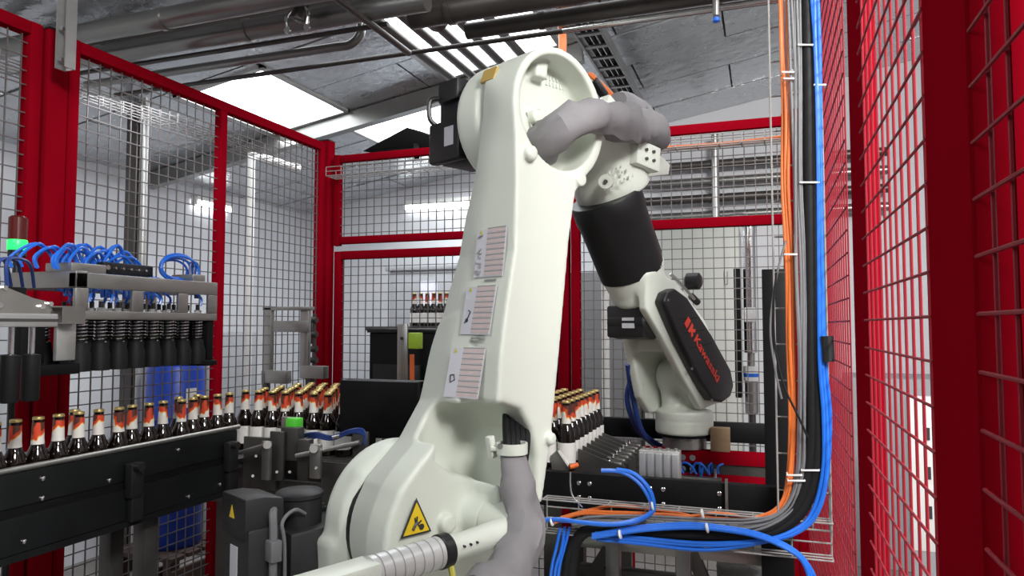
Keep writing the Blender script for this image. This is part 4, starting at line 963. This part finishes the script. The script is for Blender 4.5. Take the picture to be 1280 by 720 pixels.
# ================================================================== gripper heads above the conveyor
gh = thing('bottle_gripper', 'grey gripper frame with rows of black sprung cups above bottles', 'gripper', (-2.0, 1.82, 1.46))
Y0, Y1, X0, X1 = 1.535, 2.11, -1.90, -2.20
def gbx(lo, hi, name='frame_bar', m='steel', bev=.003): return MB().box([min(a, b) for a, b in zip(lo, hi)], [max(a, b) for a, b in zip(lo, hi)]).build(name, m, gh, bevel=bev)
gbx((X0-.03, Y0, 1.712), (X0, Y1, 1.758)); gbx((X1, Y0, 1.712), (X1+.03, Y1, 1.758)); gbx((X1, Y0, 1.712), (X0, Y0+.04, 1.762)); gbx((X1+.002, Y1-.04, 1.714), (X0-.032, Y1-.001, 1.756))
gbx((X1, Y0, 1.618), (X0, Y1, 1.645), 'cup_plate')
for yy in (Y0, 1.735, 1.925, Y1-.045): gbx((X0-.012, yy, 1.645), (X0, yy+.045, 1.712), 'upright')
for yy in (Y0, Y1-.045): gbx((X1, yy, 1.645), (X1+.012, yy+.045, 1.712), 'upright')
gbx((X1+.05, Y1-.035, 1.47), (X0-.01, Y1-.005, 1.618), 'side_plate', 'black_metal'); gbx((X1+.05, Y1-.06, 1.455), (X0+.005, Y1, 1.475), 'base_bar', 'black_metal')
# square tube end at left
mb = MB(); y0 = 1.455
for lo, hi in (((-1.90, y0, 1.605), (-1.845, y0+.07, 1.609)), ((-1.90, y0, 1.651), (-1.845, y0+.07, 1.655)), ((-1.90, y0, 1.609), (-1.896, y0+.07, 1.651)), ((-1.849, y0, 1.609), (-1.845, y0+.07, 1.651))): mb.box(lo, hi)
mb.build('square_tube', 'steel', gh)
gbx((-1.90, 1.47, 1.50), (-1.885, 1.53, 1.606), 'drop_plate', 'galvanised'); gbx((-1.92, 1.40, 1.46), (-1.89, 1.55, 1.49), 'base_bar', 'black_metal')
gbx((-1.96, 1.40, 1.49), (-1.93, 1.47, 1.61), 'side_plate', 'black_metal')
first_cup = None; rows = 0
for i in range(3):
    for j in range(8):
        x = -1.935-.078*i; yy = 1.585+.0665*j+(.033 if i == 1 else 0)
        if yy > 2.09: continue
        if first_cup is None:
            c = Vector((x, yy, 0)); c0 = c
            cup = MB().lathe([(.017, 1.462), (.029, 1.463), (.0295, 1.512), (.0235, 1.532), (.0225, 1.548), (.014, 1.55)], c, (0,0,1), 18).build('gripper_cup', 'dark_rubber', gh)
            MB().cyl(c+Vector((0,0,1.545)), c+Vector((0,0,1.618)), .0145).build('plunger', 'dark_rubber', cup)
            MB().tube([c+Vector((.0185*math.cos(2*PI*k/10), .0185*math.sin(2*PI*k/10), 1.55+.0105*k/10*1.0)) for k in range(64)], .0024, seg=5, sub=1).build('spring', 'steel_bright', cup)
            MB().cyl(c+Vector((0,0,1.645)), c+Vector((0,0,1.656)), .012, seg=6).build('lock_nut', 'steel_bright', cup)
            MB().cyl(c+Vector((0,0,1.656)), c+Vector((0,0,1.676)), .007, seg=8).build('air_fitting', 'black_plastic', cup)
            first_cup = cup
        else:
            c = first_cup.copy(); COL.objects.link(c); c.parent = gh; c.location = Vector((x, yy, 0))-c0
            for ch in first_cup.children: d = ch.copy(); COL.objects.link(d); d.parent = c
# air hoses inside the frame
for k in range(16):
    yy = 1.60+.031*k+random.uniform(-.01, .01); xx = -1.935-.078*(k % 3)
    MB().tube([(xx, yy, 1.672), (xx, yy+.004, 1.70), (xx-.02, yy-.03-random.uniform(0, .03), 1.735), (-2.03, 1.73 if k < 9 else 1.93, 1.772)], .0042, seg=6, sub=4).build('air_hose', 'blue_hose', gh)
for k in range(20):
    yy = 1.44+.0175*k+random.uniform(-.01, .01); h = random.uniform(.05, .085); dx = random.uniform(-.05, .05)
    MB().tube([(-2.0+dx, yy, 1.768), (-2.0+dx, yy-.005, 1.80), (-2.0+dx*.5, yy+.05, 1.78+h), (-2.02, yy+.11, 1.80), (-2.0, yy+.13, 1.74), (-1.98, yy+.12, 1.69)], .0048, seg=6, sub=5).build('air_hose', 'blue_hose', gh)
for k in range(5): 
    cy_ = 2.0; r_ = .042+.004*k
    MB().tube([(-2.0+.008*k, cy_-r_*1.5*math.cos(a), 1.80+.01*(k % 2)+r_*.85*math.sin(a)) for a in [PI*2*q/14 for q in range(15)]], .0045, seg=6, sub=2).build('hose_loop', 'blue_hose', gh)
for k in range(2): MB().tube([(-1.97, 2.04+.02*k, 1.76), (-1.97, 2.05+.02*k, 1.83), (-1.97, 2.07+.02*k, 1.80), (-1.97, 2.075+.01*k, 1.70)], .0042, seg=6).build('air_hose', 'blue_hose_dark', gh)
vb = gbx((-2.04, 1.70, 1.768), (-1.99, 1.90, 1.805), 'valve_bank', 'black_plastic', .003)
for k in range(6): MB().cyl((-1.99, 1.715+.03*k, 1.787), (-1.983, 1.715+.03*k, 1.787), .008 if k == 0 else .004, seg=10).build('port', 'steel_bright', vb)
gbx((-2.06, 1.56, 1.76), (-1.95, 1.68, 1.79), 'junction_block', 'steel'); gbx((-2.03, 2.02, 1.758), (-1.93, 2.08, 1.785), 'junction_block', 'steel')
# nearer head at the left edge
nh = thing('wedge_bracket', 'wedge shaped steel arm with aluminium rail at left edge', 'bracket', (-1.62, 1.15, 1.5))
P = [Vector((-1.62, a, b)) for a, b in ((.80, 1.615), (1.245, 1.63), (1.25, 1.655), (1.20, 1.665), (1.10, 1.70), (1.0, 1.705), (.80, 1.705))]
MB().prism(P, [p+Vector((-.008, 0, 0)) for p in P]).build('wedge_plate', 'steel', nh, fix=True)
MB().box((-1.635, .8, 1.597), (-1.60, 1.25, 1.628)).build('aluminium_rail', 'aluminium', nh, bevel=.003)
MB().box((-1.60, .8, 1.609), (-1.5985, 1.25, 1.616)).build('rail_groove', 'steel_dark', nh)
for yy, z in ((1.12, 1.645), (1.22, 1.645), (1.24, 1.652), (1.13, 1.685)): MB().cyl((-1.62, yy, z), (-1.612, yy, z), .006, seg=8).build('bolt', 'steel_bright', nh)
for k in range(5):
    yy = 1.03+.05*k
    MB().cyl((-1.66, yy, 1.53), (-1.66, yy, 1.60), .007).build('guide_rod', 'steel_bright', nh)
    MB().lathe([(.016, 1.42), (.02, 1.425), (.02, 1.53), (.010, 1.533)], (-1.66, yy, 0), (0,0,1), 14).build('gripper_cup', 'dark_rubber', nh)
MB().box((-1.80, 1.0, 1.6), (-1.64, 1.24, 1.612)).build('head_plate', 'black_metal', nh)
for k in range(5): MB().tube([(-1.68, 1.10+.02*k, 1.69), (-1.68, 1.10+.02*k, 1.735+.005*k), (-1.72, 1.14+.03*k, 1.755), (-1.78, 1.20+.03*k, 1.70)], .0045, seg=6).build('air_hose', 'blue_hose_dark', nh)
MB().box((-1.80, 1.1, 1.612), (-1.64, 1.2, 1.69)).build('valve_block', 'black_metal', nh, bevel=.003)
# hangers carrying both heads from the roof
for t_, lo, hi in ((gh, (-2.12, 1.80, 1.762), (-2.08, 1.84, 2.2)),): pass
# signal light
st = thing('signal_light', 'stack light glowing green below a dark red lens', 'signal light', (-2.28, 1.60, 1.80))
c = Vector((onX(22, 300, -2.28).x, onX(22, 300, -2.28).y, 0))
z0, z1, z2, z3 = (onX(22, v, -2.28).z for v in (322, 313, 300, 270))
MB().cyl(c+ZV*0, c+ZV*z0, .010).build('pole', 'black_plastic', st)
MB().lathe([(.020, z0), (.026, z0+.004), (.026, z1)], c, ZV).build('base', 'black_plastic', st)
MB().lathe([(.027, z1), (.0285, z1+.004), (.0285, z2-.004), (.027, z2)], c, ZV).build('green_lens', 'green_lamp', st)
MB().lathe([(.027, z2), (.027, z3-.006), (.02, z3)], c, ZV).build('red_lens', 'red_lens', st)
st.location = (c.x, c.y, 0)
for ch in st.children: ch.location = Vector((-2.28, 1.60, 1.80))-Vector((c.x, c.y, 0))

# ================================================================== machine frame and cable tray on the right
fr = thing('machine_beam', 'black bolted steel beam with upright in front of gripper', 'beam', (-.3, 2.25, 0))
MB().box((-.95, 2.235, 1.02), (.045, 2.265, 1.130)).build('beam_plate', 'black_metal', fr, bevel=.002)
for x in (-.565, -.53, -.34, -.30, -.135):
    for z in (1.10, 1.055):
        u = MB().lathe([(.007, 0), (.007, .004), (.004, .006)], (x, 2.235, z), (0, -1, 0), 8).build('bolt', 'steel_bright', fr)
MB().box((-.118, 2.222, 1.01), (-.110, 2.235, 1.145)).build('clamp_strip', 'steel', fr)
a = onY(952, 338, 2.55); b = onY(985, 338, 2.55)
MB().box((a.x, 2.5, 0), (b.x, 2.58, a.z)).build('upright', 'black_metal', fr, bevel=.003)
MB().box((-.95, 2.265, 1.02), (.045, 2.32, 1.035)).build('lower_flange', 'black_metal', fr)
MB().box((-.90, 2.25, 0), (-.85, 2.30, 1.02)).build('leg', 'black_metal', fr)
MB().box((-.02, 2.266, 0), (.04, 2.32, 1.02)).build('leg', 'black_metal', fr)
MB().box((-.02, 2.32, 1.035), (.04, 2.5, 1.08)).build('side_link', 'black_metal', fr)
t = thing('rear_beam', 'black rear beam behind the tool flange', 'beam', (-.3, 3.1, 0))
a = onY(755, 545, 3.1); b = onY(955, 526, 3.1)
MB().box((a.x-.2, 3.1, a.z), (b.x+.05, 3.14, onY(850, 526, 3.1).z)).build('beam_plate', 'black_metal', t, bevel=.002)
for xx in (a.x-.15, b.x): MB().box((xx, 3.1, 0), (xx+.04, 3.14, a.z)).build('leg', 'black_metal', t)
t = thing('red_machine_frame', 'red painted low frame behind the gripper tool', 'frame', (-.2, 3.0, 0))
a = onY(775, 585, 2.95); b = onY(965, 555, 2.95); z_ = onY(850, 562, 2.95).z
MB().box((a.x, 2.95, z_-.05), (b.x, 3.0, z_)).build('frame_bar', 'red_paint', t, bevel=.003)
MB().box((a.x, 2.95, z_-.14), (b.x, 3.0, z_-.09)).build('frame_bar', 'red_paint', t, bevel=.003)
MB().box((a.x, 2.96, z_-.09), (b.x, 2.98, z_-.05)).build('steel_strip', 'steel_dark', t)
for xx in (a.x, b.x-.05): MB().box((xx, 2.95, 0), (xx+.05, 3.0, z_-.14)).build('leg', 'red_paint', t)
t = thing('tan_carton', 'small tan cardboard box on the red frame', 'box', onY(905, 556, 2.97))
a = onY(888, 556, 2.95); b = onY(912, 536, 2.95)
MB().box((a.x, 2.95, z_), (b.x, 3.0, b.z)).build('carton_body', 'box_tan', t, bevel=.002)
MB().box((a.x, 2.949, (z_+b.z)/2-.004), (b.x, 2.951, (z_+b.z)/2+.004)).build('carton_tape', 'box_tan', t)
# pale manifold block on the beam
t = thing('valve_manifold', 'pale grey ribbed manifold block standing on the black beam', 'manifold', (-.34, 2.29, 1.036))
a = onY(798, 600, 2.27); b = onY(849, 566, 2.27); n = 5; wd_ = (b.x-a.x)/n
MB().box((a.x, 2.28, 1.036), (b.x, 2.33, b.z)).build('manifold_body', 'galvanised', t, bevel=.003)
for k in range(n): MB().box((a.x+wd_*k+.003, 2.270, 1.09), (a.x+wd_*(k+1)-.003, 2.28, b.z-.006)).build('valve_slice', 'aluminium', t, bevel=.002)
for k in range(n): MB().cyl((a.x+wd_*(k+.5), 2.30, b.z), (a.x+wd_*(k+.5), 2.30, b.z+.008), .006, seg=8).build('port', 'steel', t)

YT = 2.16
# horizontal and vertical wire baskets of one tray run
ht = basket('cable_tray', 'horizontal wire basket tray in front of the black beam', (-.655, YT+.02, .965), (.165, YT+.02, .965), (0, 0, 1), (0, -1, 0), .10, .05, step=.1)
vt = basket('cable_tray', 'tall vertical wire basket tray beside the right fence', (.028, YT+.03, 1.03), (.028, YT+.03, 3.2), (1, 0, 0), (0, -1, 0), .135, .05, step=.1)
# cables: pixel tracks carried onto the tray plane
def run(name, m, r, track, label, group, dy=0.0, **k):
    jr = random.Random(len(track)*100+int(track[2][0]*10)); pts = [onY(u+jr.uniform(-1.6, 1.6)*(r < .012), v+jr.uniform(-1.6, 1.6)*(r < .012), YT-.012-dy+jr.uniform(-.004, .004)*(r < .012)) for u, v in track]
    return tag(MB().tube(pts, r, **k).build(name, m), label, 'cable', group)
for k in range(3):
    run('orange_cable', 'orange_cable', .0048, [(974+4*k, -20), (975+4.5*k, 60), (980+3*k, 140), (977+4.5*k, 230), (982+4*k, 330), (985+3*k, 430), (986+4*k, 520), (985+3*k, 590), (976+3*k, 628), (950+3*k, 645+3*k), (900, 652-5*k), (840, 640+4*k), (770, 634+5*k), (735-5*k, 637+2*k), (702-5*k, 648+3*k)], 'orange cable in the right hand trays, %s from left in the vertical tray' % ORD[k], 'orange cables in the right hand trays', dy=.004*k)
for k in range(5):
    run('grey_cable', 'grey_cable', .0038, [(986+3*k, -20), (990+2.6*k, 100), (992+2.8*k, 230), (995+2.6*k, 340), (998+2*k, 450), (998+2.2*k, 540), (994+2.6*k, 605), (975+3*k, 640), (940, 650+3.4*k), (880, 650+3*k), (800, 646+2.5*k), (740, 645+2.5*k), (715, 652+2*k)], 'grey cable in the right hand trays, %s from left in the vertical tray' % ORD[k], 'grey cables in the right hand trays', dy=.022+.003*(k % 2))
for k in range(2):
    run('black_hose', 'dark_rubber', .0165, [(1008+10*k, -20), (1010+9*k, 120), (1012+8*k, 300), (1013+8*k, 430), (1014+8*k, 540), (1008+9*k, 600), (990+8*k, 640+3*k), (950+6*k, 664+4*k), (880, 666+3*k), (800, 662+2*k), (745, 660+3*k), (722+2*k, 672), (710+6*k, 700), (706+6*k, 760)], '%s of the two thick black hoses curving through the right trays' % ('left', 'right')[k], 'thick black hoses in the right hand trays', dy=.012, seg=12)
for k in range(3):
    run('blue_hose', 'blue_hose', .0058, [(1014+3*k, -20), (1018+2.5*k, 60), (1022+2*k, 180), (1024+2.4*k, 330), (1026+3*k, 450), (1030+3*k, 520), (1029+3*k, 590), (1016+4*k, 640), (990+4*k, 664), (950, 676+2*k), (880, 680+3*k), (800, 672+3*k), (745, 667+3*k)], 'blue hose along the vertical tray edge, %s from left' % ORD[k], 'blue hoses in the vertical tray', dy=.03)
for k in range(3):
    run('blue_hose', 'blue_hose', .0056, [(740, 668+2*k), (800, 660+2.5*k), (860, 656+2.5*k), (905, 658+2*k), (950, 668+2*k), (985, 684+2*k), (1008-2*k, 702), (1022-4*k, 730), (1028-5*k, 770)], 'blue hose crossing lower tray and dropping at right, %s from top' % ORD[k], 'blue hoses dropping at right', dy=.042+.004*k)
for k in range(2):
    run('blue_hose', 'blue_hose', .0062, [(752+18*k, 587), (775+12*k, 590), (795+8*k, 600), (808+5*k, 615), (815+3*k, 632), (812+2*k, 643), (795, 651), (765, 655), (730, 653), (700, 650), (680, 650)], '%s blue hose looping from dividers over beam to lower tray' % ('inner', 'outer')[k], 'blue hoses looping over the beam', dy=.055+.004*k)
for k in range(3):
    run('blue_hose', 'blue_hose', .005, [(700+6*k, 660), (696+5*k, 685), (690+4*k, 710), (686+4*k, 750)], 'short blue hose hanging below lower tray left end, %s from left' % ORD[k], 'blue hoses hanging under the tray', dy=.03)
tag(MB().tube([onY(600, 706, 1.9), onY(612, 700, 1.95), onY(628, 706, 2.0), onY(636, 722, 2.0), onY(634, 750, 2.0)], .007).build('blue_hose', 'blue_hose'), 'short blue hose loop under the grey fabric sleeve', 'hose')
run('black_cable', 'dark_rubber', .003, [(970, 340), (966, 380), (968, 430), (978, 480), (998, 520), (1010, 545)], 'thin black cable bowing across the vertical tray', None, dy=.05)
run('grey_cable', 'grey_cable', .003, [(981, 300), (970, 350), (963, 410), (968, 460), (976, 500)], 'thin grey cable bowing out left of the vertical tray', None, dy=.045)
for k, (u0, u1, v) in enumerate(((998, 1016, 56), (978, 992, 90), (980, 992, 98), (1018, 1032, 106), (1000, 1024, 228), (981, 996, 318), (1002, 1024, 588), (984, 1002, 594), (985, 1006, 601))):
    a = onY(u0, v, YT-.045); b = onY(u1, v, YT-.045)
    tag(MB().tube([a+Vector((0, .03, 0)), a, b, b+Vector((0, .03, .002))], .0028, seg=6, sub=1).build('cable_tie', 'white_plastic'), 'white cable tie on the vertical tray, %s from the top' % ORD[k], 'cable tie', 'white cable ties on the trays')
for k, (u, v) in enumerate(((690, 652), (775, 668), (816, 632), (878, 642), (884, 660))):
    c = onY(u, v, YT-.07)
    tag(MB().lathe([(.012, -.003), (.014, 0), (.012, .003)], c, (1, 0, .2), 12).build('cable_tie', 'white_plastic'), 'white cable tie on the lower tray, %s from the left' % ORD[k], 'cable tie', 'white cable ties on the trays')
c0, c1 = onY(1034, 420, YT-.05), onY(1036, 452, YT-.05)
tag(MB().cyl(c1, c0, .016).build('hose_coupling', 'black_plastic'), 'black coupling on the blue hose at right tray edge', 'coupling')
# bench frame under the tray
bf = thing('bench_frame', 'grey square tube bench frame under the cable tray', 'frame', (-.3, 2.4, 0))
zt = .90
MB().box((-.60, 2.36, zt-.04), (0, 2.40, zt)).build('top_rail', 'steel', bf, bevel=.003)
MB().box((-.60, 2.36, zt-.14), (0, 2.40, zt-.10)).build('middle_rail', 'steel_dark', bf, bevel=.003)
for x in (-.50, -.275): MB().box((x, 2.32, 0), (x+.045, 2.36, zt+.02)).build('leg', 'steel', bf, bevel=.003)
MB().bar((-.50, 2.37, zt-.04), (-.66, 2.37, zt-.30), .03, .04).build('brace', 'steel_dark', bf)
MB().bar((-.23, 2.37, zt-.02), (-.15, 2.37, zt-.22), .03, .04).build('brace', 'steel_dark', bf)
mb = MB().box((-.16, 2.45, .62), (.02, 2.455, .93))
tp = thing('tread_plate', 'upright bright tread plate at the bottom beside black leg', 'plate', (-.07, 2.45, 0))
mb.build('plate_sheet', 'galvanised', tp); mb = MB()
for i in range(10):
    for j in range(7):
        c = Vector((-.15+.0255*j+(.012 if i % 2 else 0), 2.448, .64+.03*i)); s_ = 1 if (i+j) % 2 else -1
        mb.obox(c, Vector((.010, 0, .004*s_)), Vector((0, .003, 0)), Vector((-.002*s_, 0, .005)))
stuff(mb.build('raised_studs', 'galvanised', tp, smooth=False))
MB().box((-.15, 2.46, 0), (-.11, 2.49, .62)).build('stand', 'steel_dark', tp)
